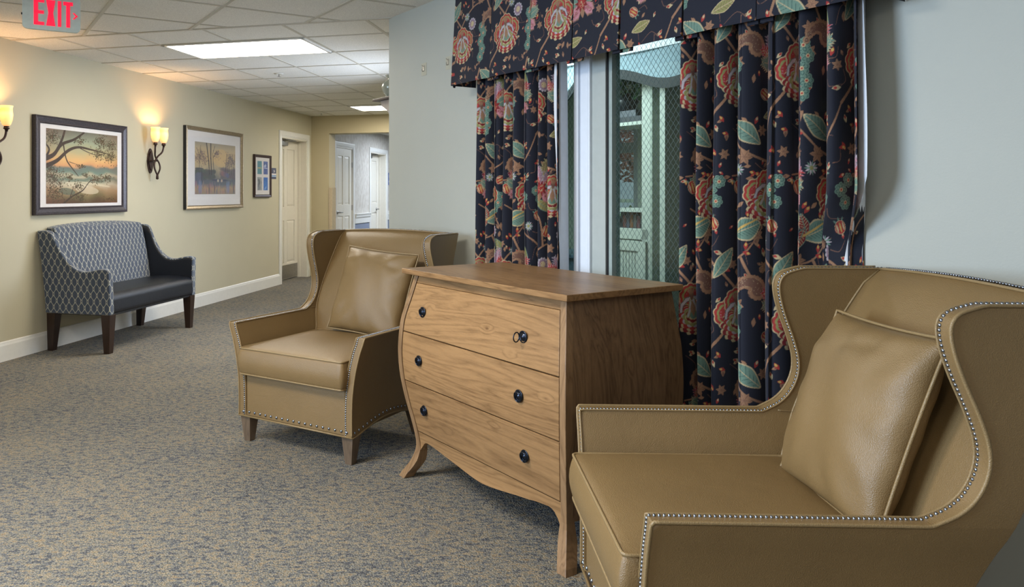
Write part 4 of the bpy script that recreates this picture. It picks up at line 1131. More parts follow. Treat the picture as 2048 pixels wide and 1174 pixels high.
va = thing('valance', Wp(2.12, 0, 1.86), WWR, 'box pleated floral valance over both curtains at the top edge', 'valance')
VT0, VT1, VD, VZ0, VZ1 = 1.03-2.12, 3.235-2.12, 0.155, -0.012, 0.46
# plan line of the pleated skirt: left return, front with inverted box pleats, right return
pl = [(VT0, -0.005), (VT0, -VD)]
pleats = [1.365, 1.679, 1.968, 2.247, 2.564, 2.87]
for t in pleats:
    x = t-2.12
    pl += [(x-0.003, -VD-0.001), (x-0.004, -VD+0.016), (x-0.05, -VD+0.018), (x-0.05, -VD+0.028), (x+0.05, -VD+0.028), (x+0.05, -VD+0.018), (x+0.004, -VD+0.016), (x+0.003, -VD-0.001)]
pl += [(VT1, -VD), (VT1, -0.005)]
P = np.array(pl); sg_ = np.hypot(*np.diff(P, axis=0).T); s = np.concatenate([[0], np.cumsum(sg_)]); res = 0.0022
su = np.unique(np.concatenate([np.arange(0, s[-1], res), s])); su = su[np.concatenate([[True], np.diff(su) > 2e-4])]
px, py = np.interp(su, s, P[:, 0]), np.interp(su, s, P[:, 1]); nz = int((VZ1-VZ0)/res); zz = np.linspace(VZ0, VZ1, nz)
SU, ZZ = np.meshgrid(su, zz, indexing='ij'); t = (ZZ-VZ0)/(VZ1-VZ0)
fl = 1-t
PX = px[:, None]+np.where(px < VT0+0.01, -0.022, 0)[:, None]*fl+np.where(px > VT1-0.01, 0.02, 0)[:, None]*fl
PY = py[:, None]-np.where(py < -0.1, 0.02, 0)[:, None]*fl+0.0035*np.sin(SU*14)*fl*(py < -0.1)[:, None]
ZS = ZZ-0.010*(((py > -VD+0.014) & (py < -VD+0.03))[:, None])*(1-t)
V = np.stack([PX, PY, ZS], -1); Cc = FLORAL.sample(SU+0.52, ZZ+0.795)
painted('pleated_skirt', V, len(su), nz, Cc, M['print'], va)
m = MB(); m.box(VT0+0.012, VT1-0.012, -VD+0.034, -0.004, 0.30, 0.44); m.build('mounting_board', M['lining'], va)
# two bare picture hooks with unpainted patches
for (t, z, lb) in ((0.448, 2.035, 'small metal picture hook on the pale wall, left of the pair'), (0.723, 2.035, 'small metal picture hook nearer the valance')):
    r = thing('picture_hook', Wp(t, 0, z), WWR, lb, 'hook', 'bare picture hooks')
    MB().box(-0.028, 0.03, -0.0012, 0.0, -0.045, 0.032).build('wall_patch', simple('old_paint_patch', (0.47, 0.45, 0.35), 0.7), r)
    m = MB(); m.box(-0.005, 0.005, -0.004, -0.001, -0.018, 0.018); m.tube([(0, -0.004, -0.016), (0, -0.012, -0.020), (0, -0.016, -0.012), (0, -0.014, -0.004)], 0.0022, 8); m.tube([(0, -0.002, 0.010), (0.0, -0.018, 0.018)], 0.0016, 8)
    m.build('hook_plate', M['steel'], r)

# ------------------------------------------------------------------ framed pictures on the left wall
def frame_parts(r, wd, hg, fw, depth, fmat, inner, glassy=True):
    """moulded frame, width wd x hg, standing off the wall (y < 0)"""
    m = MB()
    prof = [(0, -0.002), (0, -depth*0.92), (fw*0.12, -depth), (fw*0.22, -depth*0.9), (fw*0.30, -depth*0.93), (fw*0.75, -depth*0.72), (fw*0.88, -depth*0.80), (fw, -depth*0.62), (fw, -0.002)]
    cor = [(0, 0), (wd, 0), (wd, hg), (0, hg)]; dirs = [(1, 1), (-1, 1), (-1, -1), (1, -1)]
    n = len(prof); vs = []
    for (cx, cz), (dx, dz) in zip(cor, dirs):
        for a, b in prof: vs.append((cx+dx*a, b, cz+dz*a))
    fs = [(k*n+i, k*n+(i+1) % n, ((k+1) % 4)*n+(i+1) % n, ((k+1) % 4)*n+i) for k in range(4) for i in range(n)]
    m.add(vs, fs); m.build('picture_frame', fmat, r, smooth=False)
    MB().box(fw*0.9, wd-fw*0.9, -depth*0.45, -0.004, fw*0.9, hg-fw*0.9).build('mat_board', M['mat'], r)
    MB().box(fw*0.95, wd-fw*0.95, -depth*0.57, -depth*0.55, fw*0.95, hg-fw*0.95).build('picture_glass', M['picglass'], r)
def art(r, T, x0, x1, z0, z1, y, name='artwork'):
    """flat print sampled from a non-wrapping canvas, with a sheet behind it for thickness"""
    nu, nz = T.nx, T.ny; X, Z = np.meshgrid(np.linspace(x0, x1, nu), np.linspace(z0, z1, nz), indexing='ij')
    V = np.stack([X, np.full_like(X, y), Z], -1); painted(name, V, nu, nz, T.c, M['art'], r)
def fbm(T, sc, seed, octv=4, ax=1, ay=1):
    rs = np.random.RandomState(seed); out = np.zeros_like(T.X); amp = 1
    for o in range(octv):
        n = int(sc*2**o)+3; m_ = max(3, int(sc*2**o*T.h/T.w*ay/ax)+3); g = rs.rand(n, m_)
        u = T.X/T.w*(n-1.001); v = T.Y/T.h*(m_-1.001); i, j = u.astype(int), v.astype(int); fu, fv = u-i, v-j; fu = fu*fu*(3-2*fu); fv = fv*fv*(3-2*fv)
        out += amp*((g[i, j]*(1-fu)+g[i+1, j]*fu)*(1-fv)+(g[i, j+1]*(1-fu)+g[i+1, j+1]*fu)*fv); amp *= 0.5
    return out/(2-0.5**(octv-1))
def grad(T, stops):
    y = T.Y/T.h; c = np.zeros_like(T.c)
    zs = [s_[0] for s_ in stops]
    for k in range(3): c[..., k] = np.interp(y, zs, [s_[1][k] for s_ in stops])
    return c
def sunset():
    T = Tile(0.90, 0.60, 420, (0, 0, 0)); n = fbm(T, 5, 1, 5); n2 = fbm(T, 4, 9, 4, 1, 4)
    yy = T.Y/T.h+0.10*(n-0.5)+0.05*(n2-0.5)
    st = [(0.0, lin(60, 52, 36)), (0.10, lin(116, 108, 72)), (0.20, lin(176, 148, 112)), (0.27, lin(198, 186, 160)), (0.33, lin(104, 122, 108)), (0.38, lin(190, 176, 148)), (0.43, lin(112, 134, 122)), (0.49, lin(110, 118, 112)), (0.53, lin(216, 158, 108)), (0.60, lin(224, 178, 118)), (0.70, lin(190, 176, 132)), (0.84, lin(160, 166, 140)), (1.0, lin(112, 120, 108))]
    for k in range(3): T.c[..., k] = np.interp(yy, [a for a, _ in st], [b[k] for _, b in st])
    d = np.clip(np.hypot((T.X/T.w-0.5)*1.05, (T.Y/T.h-0.52)*1.0)-0.35, 0, 1)*2.1; rust = np.array(lin(128, 72, 44)); T.c = (T.c*(1-d[..., None]*0.75)+rust*d[..., None]*0.75).astype(np.float32)
    # winding pale water
    for (x, y, a, b, col) in ((0.48, 0.115, 0.16, 0.035, lin(206, 190, 162)), (0.36, 0.155, 0.14, 0.02, lin(214, 202, 176)), (0.60, 0.16, 0.2, 0.008, lin(214, 200, 170)), (0.24, 0.10, 0.1, 0.028, lin(78, 96, 84))): T.ell(x, y, a, b, -0.1, col, 0.75, wrap=False)
    bk = lin(58, 40, 30)
    def br(pts, a, b): T.stroke([(p[0]*0.9, p[1]*0.6) for p in catmull([(x, y, 0) for x, y in pts], 8)], a, b, bk, wrap=False)
    br([(0.0, 0.60), (0.10, 0.66), (0.20, 0.80), (0.36, 0.88), (0.50, 0.99)], 0.020, 0.007); br([(0.12, 0.68), (0.20, 0.86), (0.24, 1.0)], 0.015, 0.010)
    br([(0.0, 0.50), (0.14, 0.58), (0.28, 0.72), (0.42, 0.78), (0.60, 0.76), (0.82, 0.72)], 0.019, 0.004); br([(0.0, 0.62), (0.04, 0.72), (-0.01, 0.80)], 0.012, 0.006)
    br([(0.22, 0.80), (0.26, 0.60), (0.34, 0.48), (0.42, 0.38)], 0.008, 0.003); br([(0.44, 0.77), (0.62, 0.70), (0.80, 0.70)], 0.004, 0.002); br([(0.22, 0.0), (0.34, 0.10), (0.48, 0.18), (0.60, 0.32), (0.80, 0.36)], 0.009, 0.002); br([(0.30, 0.06), (0.36, 0.24)], 0.005, 0.003); br([(0.30, 0.57), (0.40, 0.54), (0.50, 0.52)], 0.003, 0.001); br([(0.36, 0.84), (0.42, 0.92), (0.46, 0.88)], 0.004, 0.002)
    rs = np.random.RandomState(4)
    for (cx, cy, rx, ry, n_) in ((0.08, 0.88, 0.10, 0.10, 150), (0.74, 0.88, 0.10, 0.09, 150), (0.90, 0.84, 0.08, 0.08, 110), (0.72, 0.70, 0.09, 0.10, 100), (0.88, 0.68, 0.10, 0.09, 170), (0.45, 0.86, 0.07, 0.05, 50), (0.10, 0.36, 0.12, 0.12, 170), (0.12, 0.16, 0.12, 0.13, 190), (0.30, 0.36, 0.06, 0.05, 50), (0.46, 0.52, 0.05, 0.04, 35), (0.52, 0.40, 0.05, 0.04, 35), (0.68, 0.34, 0.10, 0.07, 100), (0.84, 0.36, 0.07, 0.06, 60), (0.42, 0.24, 0.08, 0.06, 70), (0.06, 0.46, 0.06, 0.04, 40), (0.44, 0.08, 0.09, 0.06, 60), (0.88, 0.05, 0.1, 0.03, 40)):
        for _ in range(n_):
            x, y = cx+rs.normal()*rx*0.5, cy+rs.normal()*ry*0.5; T.ell(x*0.9, y*0.6, 0.0075, 0.0032, rs.uniform(0, 3.1), lin(int(50+rs.randint(45)), int(44+rs.randint(26)), 30), wrap=False)
    T.c *= (0.93+0.14*n[..., None]).astype(np.float32); return T
def riverside():
    T = Tile(0.94, 0.59*1.0, 330, (0, 0, 0)); n = fbm(T, 6, 3, 5); yy = T.Y/T.h+0.10*(n-0.5)
    st = [(0.0, lin(150, 130, 112)), (0.12, lin(176, 142, 110)), (0.20, lin(96, 98, 108)), (0.27, lin(86, 88, 100)), (0.36, lin(128, 122, 108)), (0.50, lin(178, 160, 128)), (0.70, lin(200, 170, 120)), (0.88, lin(190, 168, 132)), (1.0, lin(160, 150, 130))]
    for k in range(3): T.c[..., k] = np.interp(yy, [a for a, _ in st], [b[k] for _, b in st])
    rs = np.random.RandomState(6); dk = lin(58, 48, 54)
    def E(x, y, a, b, col, al=0.6, an=0): T.ell(x*T.w, y*T.h, a*T.w, b*T.h, an, col, al, wrap=False)
    E(0.62, 0.72, 0.2, 0.18, lin(214, 176, 116), 0.5)
    for _ in range(160): E(rs.uniform(0, 0.45), rs.uniform(0.30, 0.46), 0.05, 0.035, lin(60+rs.randint(30), 66+rs.randint(24), 76), 0.45)
    for _ in range(130): E(rs.uniform(0.6, 1), rs.uniform(0.32, 0.52), 0.04, 0.03, lin(80+rs.randint(40), 72+rs.randint(20), 90), 0.35)
    for (x, y) in ((0.86, 0.72), (0.80, 0.62), (0.93, 0.64), (0.52, 0.80), (0.15, 0.76), (0.22, 0.66), (0.06, 0.68)):
        for _ in range(60): E(x+rs.normal()*0.04, y+rs.normal()*0.05, 0.014, 0.014, lin(112, 92, 94), 0.4)
    def tr(pts, a, b): T.stroke([(p[0]*T.w, p[1]*T.h) for p in pts], a, b, dk, wrap=False, alpha=0.85)
    tr([(0.34, 0.40), (0.32, 0.65), (0.27, 0.98)], 0.013, 0.011); tr([(0.39, 0.40), (0.37, 0.70), (0.37, 0.98)], 0.014, 0.013); tr([(0.46, 0.34), (0.43, 0.60), (0.42, 0.80), (0.47, 0.95)], 0.007, 0.003); tr([(0.10, 0.50), (0.12, 0.75), (0.13, 0.93)], 0.005, 0.003); tr([(0.12, 0.72), (0.04, 0.88)], 0.004, 0.002); tr([(0.43, 0.72), (0.52, 0.86)], 0.004, 0.002)
    for x in (0.74, 0.80, 0.84, 0.90, 0.95): tr([(x, 0.40), (x+0.01, 0.62), (x+0.03, 0.82)], 0.006, 0.003)
    for q in (0.03, 0.06, 0.1): E(0.03+q, 0.30, 0.06, 0.12, lin(92, 96, 120), 0.7)
    E(0.1, 0.49, 0.1, 0.02, lin(60, 62, 74), 0.9); E(0.16, 0.32, 0.02, 0.14, lin(60, 62, 74), 0.8)
    for q in range(8): E(0.66+q*0.02, 0.42-0.006*q, 0.035, 0.05, lin(140-8*q, 88, 88+6*q), 0.6)
    E(0.60, 0.28, 0.20, 0.022, lin(56, 60, 90), 0.9); E(0.55, 0.27, 0.025, 0.03, lin(196, 180, 160), 0.8); E(0.64, 0.27, 0.025, 0.03, lin(196, 170, 150), 0.8)
    for _ in range(120): E(rs.uniform(0, 1), rs.uniform(0, 0.22), 0.01, rs.uniform(0.02, 0.07), lin(80+rs.randint(120), 80+rs.randint(80), 100+rs.randint(50)), 0.35)
    for x in (0.1, 0.14, 0.78, 0.82): E(x, 0.14, 0.02, 0.13, lin(116, 136, 176), 0.6)
    for x in (0.33, 0.46, 0.95): E(x, 0.11, 0.014, 0.1, lin(74, 72, 86), 0.7)
    T.c *= (0.92+0.16*n[..., None]).astype(np.float32); return T
M['frame_dark'] = simple('dark_pewter_frame', (0.050, 0.043, 0.052), 0.38, 0.25, var=0.35, scale=90)
M['frame_gold'] = simple('antique_champagne_frame', (0.30, 0.235, 0.15), 0.35, 0.5, var=0.3, scale=90)
M['frame_brown'] = simple('dark_brown_frame', (0.04, 0.018, 0.018), 0.4)
p = thing('framed_picture', Lp(0.325, 0, 1.088), LWR, 'wide landscape of branches over a sunset river in a dark pewter frame', 'picture')
frame_parts(p, 1.185, 0.797, 0.062, 0.042, M['frame_dark'], 0)
art(p, sunset(), 0.135, 1.06, 0.088, 0.70, -0.0200)
p = thing('framed_picture', Lp(2.545, 0, 1.083), LWR, 'soft river and bare trees print with a wide white mat in a champagne frame', 'picture')
frame_parts(p, 1.315, 0.905, 0.042, 0.042, M['frame_gold'], 0)
art(p, riverside(), 0.205, 1.14, 0.165, 0.745, -0.0200)
MB().box(-0.002, 0.001, -0.0390, -0.002, 0.001, 0.904).build('frame_edge', M['black'], p)
p = thing('framed_picture', Lp(4.20, 0, 1.205), LWR, 'narrow dark brown frame holding four small blue and grey photographs', 'picture')
frame_parts(p, 0.50, 0.552, 0.036, 0.03, M['frame_brown'], 0)
for k, (x0, x1, z0, z1, c1, c2) in enumerate(((0.10, 0.23, 0.30, 0.47, lin(70, 120, 150), lin(110, 170, 170)), (0.28, 0.41, 0.30, 0.47, lin(40, 60, 120), lin(120, 140, 210)), (0.10, 0.23, 0.09, 0.26, lin(110, 116, 120), lin(190, 192, 192)), (0.28, 0.41, 0.09, 0.26, lin(40, 90, 190), lin(90, 150, 220)))):
    T = Tile(0.13, 0.17, 500, c1); n = fbm(T, 3, 20+k, 4)[..., None]; T.c = (np.array(c1)*(1-n)+np.array(c2)*n).astype(np.float32)
    if k == 0: T.ell(0.06, 0.08, 0.06, 0.006, 0, lin(210, 180, 120), wrap=False)
    if k == 1: T.ell(0.05, 0.11, 0.035, 0.02, 0.3, lin(200, 210, 235), 0.8, wrap=False); T.ell(0.07, 0.08, 0.06, 0.004, 0, lin(210, 215, 240), wrap=False)
    if k == 2: T.ell(0.05, 0.11, 0.02, 0.04, 0.2, lin(90, 96, 104), wrap=False); T.ell(0.04, 0.05, 0.012, 0.05, 0.2, lin(92, 92, 120), 0.8, wrap=False)
    if k == 3: T.ell(0.06, 0.03, 0.04, 0.015, 0.5, lin(150, 190, 235), 0.7, wrap=False)
    art(p, T, x0, x1, z0, z1, -0.0142, 'photograph')

# room number plate
p = thing('room_sign', Lp(4.735, 0, 1.45), LWR, 'small dark blue room number plate beside the cream door', 'sign')
MB().box(0, 0.155, -0.008, 0, 0, 0.148).build('sign_plate', simple('sign_navy', (0.05, 0.055, 0.10), 0.4), p, bevel=0.002)
MB().box(0.012, 0.15, -0.0088, -0.008, 0.056, 0.072).box(0.075, 0.112, -0.0088, -0.008, 0.098, 0.104).build('sign_white', M['mat'], p)
MB().box(0.012, 0.15, -0.0088, -0.008, 0.028, 0.052).build('sign_stripe', simple('sign_blue', (0.30, 0.42, 0.60), 0.4), p)
def text_mesh(name, body, size, mat, parent, loc, rot, extrude=0.001, sx=1.0, offset=0.0):
    cu = bpy.data.curves.new(name+'_c', 'FONT'); cu.body = body; cu.size = size; cu.extrude = extrude; cu.offset = offset; cu.align_x = 'LEFT'
    ob = bpy.data.objects.new(name+'_t', cu); COL.objects.link(ob)
    dg = bpy.context.evaluated_depsgraph_get(); me = bpy.data.meshes.new_from_object(ob.evaluated_get(dg)); bpy.data.objects.remove(ob)
    me.materials.clear(); me.materials.append(mat); o = bpy.data.objects.new(name, me); COL.objects.link(o); o.parent = parent; o.location = loc; o.rotation_euler = rot; o.scale = (sx, 1, 1)
    return o
text_mesh('sign_number', '3', 0.055, M['mat'], p, (0.07, -0.0085, 0.082), (PI/2, 0, 0), offset=0.002)
p = thing('room_sign', Lp(10.36, 0, 1.42), LWR, 'small blue room plate on the corridor wall, far down by the deep set door', 'sign')
MB().box(0, 0.16, -0.008, 0, 0, 0.25).build('sign_plate', simple('sign_blue_far', (0.12, 0.17, 0.36), 0.4), p)
MB().box(0.02, 0.14, -0.009, -0.008, 0.05, 0.09).box(0.03, 0.09, -0.009, -0.008, 0.15, 0.21).build('sign_white', M['mat'], p)

# ------------------------------------------------------------------ wall sconces
M['shade'] = emit('amber_lit_glass', (1.0, 0.62, 0.22), 2.6)
def shade_mat():
    t = NT('amber_lit_glass_graded'); tc = t.new('ShaderNodeTexCoord'); sp = t.new('ShaderNodeSeparateXYZ'); t.link(tc.outputs['Object'], sp.inputs[0])
    z = sp.outputs[2]
    c = t.ramp(t.math('DIVIDE', z, 0.15), [(0.0, (1.0, 0.36, 0.12)), (0.35, (1.0, 0.50, 0.13)), (0.62, (1.0, 0.74, 0.22)), (0.80, (1.0, 0.50, 0.07)), (1.0, (1.0, 0.76, 0.26))])
    t.set((0.8, 0.6, 0.35), 0.35); t.link(c, t.b.inputs['Emission Color']); t.b.inputs['Emission Strength'].default_value = 0.85; return t.m
M['shade'] = shade_mat()
def sconce(u, label):
    r = thing('wall_sconce', Lp(u, 0, 1.47), LWR, label, 'sconce', 'wrought metal wall sconces')
    m = MB(); n = 10
    pts = [(0.055*math.cos(t)*(1-0.25*abs(math.sin(t))), 0.125*math.sin(t)+0.11) for t in [2*PI*k/20 for k in range(20)]]
    m.prism(pts, -0.012, 0, 'y'); m.prism([(a*0.75, (b-0.11)*0.75+0.11) for a, b in pts], -0.022, -0.012, 'y'); m.box(-0.05, 0.05, -0.06, -0.02, 0.105, 0.118)
    m.build('backplate', M['bronze'], r, bevel=0.003)
    for sg in (-1, 1):
        pts = catmull([(0.012*sg, -0.085, -0.045), (-0.045*sg, -0.085, 0.03), (-0.045*sg, -0.08-0.005*sg, 0.09), (0.0, -0.075-0.012*sg, 0.15), (0.062*sg, -0.10, 0.20), (0.072*sg, -0.11, 0.262)], 8)
        m = MB(); m.tube(pts, 0.0085, 8); m.build('scroll_arm', M['bronze'], r, smooth=True)
        m = MB(); m.lathe([(0.0, 0.245), (0.010, 0.248), (0.012, 0.262), (0.022, 0.268), (0.022, 0.274), (0.016, 0.28), (0.020, 0.288), (0.0, 0.29)], (0.072*sg, -0.11, 0), 16)
        m.build('candle_cup', M['bronze'], r, smooth=True)
        m = MB(); m.lathe([(0.018, 0.0), (0.030, 0.012), (0.041, 0.045), (0.045, 0.08), (0.042, 0.115), (0.041, 0.13), (0.046, 0.15), (0.043, 0.15), (0.038, 0.13), (0.039, 0.115), (0.041, 0.08), (0.037, 0.045), (0.026, 0.014), (0.0, 0.006)], n=28)
        s_ = m.build('glass_shade', M['shade'], r, smooth=True); s_.location = (0.072*sg, -0.11, 0.288)
        l = bpy.data.lights.new('candle_bulb', 'POINT'); l.energy = 3.2; l.color = (1.0, 0.60, 0.28); l.shadow_soft_size = 0.012
        o = bpy.data.objects.new('candle_bulb', l); COL.objects.link(o); o.parent = r; o.location = (0.072*sg, -0.11, 0.288+0.118)
    m = MB(); m.lathe([(0, -0.075), (0.013, -0.07), (0.015, -0.055), (0.008, -0.045), (0, -0.04)], (0, -0.085, 0), 12); m.build('finial', M['bronze'], r, smooth=True)
    m = MB(); m.tube([(0, -0.01, 0.0), (0.004, -0.012, -0.04), (0.0, -0.012, -0.09)], 0.0025, 6); m.build('pull_cord', M['white'], r)
    return r
sconce(1.93, 'lit double sconce between the two large pictures')
sconce(-0.13, 'lit double sconce cut by the left edge of the picture')

# ------------------------------------------------------------------ exit sign hanging square to the window wall
eA = math.atan2(0.509, 0.861)
ex = thing('exit_sign', (-2.195, 4.325, 0), eA, 'red lettered EXIT sign hanging from the ceiling at top left', 'sign')
m = MB(); w_, z0, z1, rc = 0.302, 2.192, 2.398, 0.028
pts = []
for (cx, cz, a0) in ((rc, z0+rc, PI), (w_-rc, z0+rc, 1.5*PI), (w_-rc, z1-rc, 0), (rc, z1-rc, 0.5*PI)):
    for k in range(6): a = a0+PI/2*k/5; pts.append((cx+rc*math.cos(a), cz+rc*math.sin(a)))
m.prism(pts, -0.012, 0.012, 'y'); m.build('sign_panel', simple('exit_panel_white', (0.62, 0.72, 0.69), 0.3), ex, bevel=0.002)
m = MB(); m.box(0.09, 0.21, -0.02, 0.02, z1-0.002, CEIL); m.build('ceiling_bracket', M['grey_frame'], ex, bevel=0.003)
m = MB(); m.tube([(-0.006, 0, 2.275), (0.002, 0, 2.275)], 0.006, 8); m.build('side_knob', M['black'], ex)
red = emit('exit_red_glow', (1.0, 0.01, 0.045), 0.95, (0.12, 0.0, 0.01))
def letters():
    zb, zt = 2.218, 2.364; h = zt-zb; s = 0.024
    def y(m): return m
    def poly(name, polys):
        m = MB()
        for p_ in polys: m.prism(p_, -0.0145, -0.0118, 'y')
        m.build(name, red, ex)
    def bx(a, b, c, d): return [(a, c), (b, c), (b, d), (a, d)]
    k = w_/590.0; X = lambda q: (q-230)*k
    e0, e1 = X(342), X(446)
    poly('letter_e', [bx(e0, e0+s*0.9, zb, zt), bx(e0, e1, zb, zb+0.018), bx(e0, e1*0.985, zb+h/2-0.009, zb+h/2+0.009), bx(e0, e1, zt-0.018, zt)])
    x0, x1 = X(466), X(558); xm = (x0+x1)/2
    poly('letter_x', [[(x0, zb), (x0+s, zb), (x1, zt), (x1-s, zt)], [(x1-s, zb), (x1, zb), (x0+s, zt), (x0, zt)]])
    poly('letter_i', [bx(X(584), X(618), zb, zt)])
    t0, t1 = X(640), X(738); tm = X(690)
    poly('letter_t', [bx(t0, t1, zt-0.02, zt), bx(tm-s*0.42, tm+s*0.42, zb, zt)])
    a0, a1, zm, hh = X(737), X(790), zb+h*0.47, 0.018
    poly('arrow', [[(a0, zm+hh), (a0+0.008, zm+hh), (a1, zm), (a1-0.012, zm)], [(a0, zm-hh), (a1-0.012, zm), (a1, zm), (a0+0.008, zm-hh)]])
letters()

# ------------------------------------------------------------------ little shelf with a vase behind the wall corner
def Wr(t, y, z): return Wp(t, y, z)
vs_ = thing('wall_shelf', Wr(0, 0.10, 0), WWR, 'dark little wall shelf jutting from behind the pale wall corner', 'shelf')
m = MB(); m.box(-0.27, 0.0, -0.085, 0.085, 1.902, 1.918); m.build('shelf_board', M['darkwood'], vs_, bevel=0.002)
m = MB(); m.prism([(0, 1.902), (-0.215, 1.902), (-0.205, 1.87), (-0.12, 1.83), (0, 1.72)], -0.05, 0.05, 'y'); m.build('shelf_bracket', simple('pale_bracket', (0.38, 0.32, 0.28), 0.5), vs_)
vv = thing('vase', Wr(-0.15, 0.10, 1.918), WWR, 'glazed grey green vase standing on the dark wall shelf', 'vase')
m = MB(); m.lathe([(0.0, 0.0), (0.028, 0.0), (0.036, 0.012), (0.062, 0.055), (0.068, 0.08), (0.058, 0.105), (0.035, 0.122), (0.022, 0.132), (0.024, 0.142), (0.042, 0.158), (0.040, 0.16), (0.018, 0.145), (0, 0.14)], n=32)
m.build('vase_body', simple('celadon_glaze', (0.33, 0.34, 0.27), 0.18, 0.1), vv, smooth=True)

# ------------------------------------------------------------------ the room beyond the window and the garden outside it
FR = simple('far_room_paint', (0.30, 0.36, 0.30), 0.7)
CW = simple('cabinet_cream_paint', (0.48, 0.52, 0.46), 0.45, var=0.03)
FW = 2.5
m = wall_holes(-2.45, 4.5, 0, CEIL, FW, FW+0.15, [(-0.66, -0.16, 0.95, 1.98), (0.10, 0.95, 0.95, 2.02)])
W(struct(m.build('wall_sunroom', FR), 'grey green wall of the room beyond the glass'))
W(struct(MB().box(4.4, 4.5, 0.2, FW, 0, CEIL).build('wall_sunroom_side', FR), 'side walls of the room beyond the glass'))
W(struct(MB().box(-2.4, 4.4, FW-0.06, FW, 0.0, 0.15).box(-2.4, 4.4, FW-0.05, FW, CEIL-0.06, CEIL).build('trim_6', M['vinyl']), 'pale trim of the room beyond the glass'))
for k, (a, b) in enumerate(((-0.66, -0.16), (0.10, 0.95))):
    wn = thing('window_%d' % (k+2), Wp(a, FW, 0), WWR, ['far window with blinds seen through the left half of the glass', 'far window seen through the right half of the glass'][k], 'window', kind='structure')
    m = MB(); wdt = b-a; q = 0.045
    m.box(0, q, 0.0, 0.12, 0.95, 2.0); m.box(wdt-q, wdt, 0, 0.12, 0.95, 2.0); m.box(0, wdt, -0.01, 0.12, 0.95, 1.0); m.box(0, wdt, 0, 0.12, 1.95, 2.0)
    m.box(0, wdt, 0.03, 0.08, 1.615, 1.70); m.box(0, wdt, 0.05, 0.06, 1.80, 1.806); m.box(0, wdt, 0.05, 0.06, 1.545, 1.552)
    m.build('window_frame', simple('far_window_frame', (0.20, 0.24, 0.25), 0.5), wn)
    MB().box(q, wdt-q, 0.07, 0.075, 1.0, 1.95).build('window_pane', M['glass'], wn)
# pale valance with a dark scalloped border
vb = thing('valance', Wp(0, 1.43, 0), WWR, 'pale blue valance with a dark scalloped border, seen through the glass', 'valance')
edge = catmull([(-0.45, 1.96, 0), (-0.15, 1.90, 0), (0.04, 1.928, 0), (0.128, 1.942, 0), (0.20, 1.998, 0), (0.25, 2.032, 0), (0.40, 2.055, 0), (0.587, 2.042, 0), (0.687, 2.044, 0), (0.80, 2.016, 0), (0.90, 1.981, 0), (1.02, 1.948, 0), (1.16, 1.937, 0), (1.35, 1.97, 0), (1.55, 2.03, 0), (1.8, 2.05, 0)], 5)
def vst(lo, hi, y, name, mat):
    m = MB(); n = len(edge)
    for yy in (0, 0.012): m.grid(lambda i, j: (edge[i].x, y+yy+0.012*math.sin(edge[i].x*9), (edge[i].y+lo) if j == 0 else (hi if hi > 1 else edge[i].y+hi)), n, 2)
    for jj in (0, 1): m.grid(lambda i, j: (edge[i].x, y+0.012*j+0.012*math.sin(edge[i].x*9), (edge[i].y+lo) if jj == 0 else (hi if hi > 1 else edge[i].y+hi)), n, 2)
    return m.build(name, mat, vb, weld=True)
vst(0.055, 2.215, 0.0, 'valance_cloth', simple('pale_blue_cloth', (0.33, 0.44, 0.50), 0.8)); vst(0.0, 0.066, -0.006, 'scalloped_border', simple('dark_green_border', (0.007, 0.011, 0.013), 0.7))
MB().box(-0.45, 1.8, -0.02, 0.16, 2.205, 2.225).build('valance_board', M['vinyl'], vb)
# tall cream hutch with an open back
H0 = 1.6
hu = thing('hutch', Wp(0, H0, 0), WWR, 'tall cream painted hutch with shelves, seen through the wired glass', 'cabinet')
m = MB()
m.box(0.30, 0.782, 0.0, 0.022, 0.94, 1.015); m.box(0.72, 0.80, 0.0, 0.022, 0.30, 2.15); m.box(0.30, 0.80, 0, 0.022, 2.14, 2.195); m.box(0.26, 0.30, 0, 0.022, 0.1, 2.195)
m.build('hutch_frame', CW, hu, bevel=0.003)
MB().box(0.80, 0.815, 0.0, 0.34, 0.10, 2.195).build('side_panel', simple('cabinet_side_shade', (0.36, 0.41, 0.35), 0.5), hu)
m = MB(); m.box(0.88, 0.925, 0.0, 0.34, 0.0, 2.20); m.build('pilaster', CW, hu)
m = MB()
for z in (1.745, 1.13): m.box(0.28, 0.79, 0.03, 0.32, z, z+0.025)
m.build('shelf', CW, hu)
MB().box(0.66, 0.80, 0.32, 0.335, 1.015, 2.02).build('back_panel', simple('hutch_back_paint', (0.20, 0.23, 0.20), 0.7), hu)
MB().box(0.27, 0.80, 0.02, 0.335, 0.10, 0.94).build('lower_carcase', CW, hu)
m = MB(); m.box(0.30, 0.77, -0.018, 0.0, 0.86, 0.93); m.box(0.70, 0.77, -0.0178, 0, 0.12, 0.93); m.box(0.30, 0.36, -0.0178, 0, 0.12, 0.93)
x = 0.36
while x < 0.70: m.box(x+0.002, min(0.70, x+0.026), -0.008, 0.0, 0.12, 0.86); x += 0.028
m.build('beadboard_door', CW, hu, bevel=0.001)
W3 = simple('dark_pot_glaze', (0.02, 0.025, 0.03), 0.3)
pt = thing('potted_plant', Wp(0.42, H0+0.16, 1.80+0.06), WWR, 'leafy green plant in a dark pot on the hutch top shelf', 'plant')
m = MB(); m.lathe([(0, 0), (0.05, 0), (0.085, 0.04), (0.095, 0.075), (0.075, 0.11), (0.055, 0.12), (0.06, 0.13), (0.0, 0.12)], n=24); m.build('pot', W3, pt, smooth=True)
LEAF = simple('plant_leaf', (0.06, 0.15, 0.07), 0.5, var=0.4, scale=40)
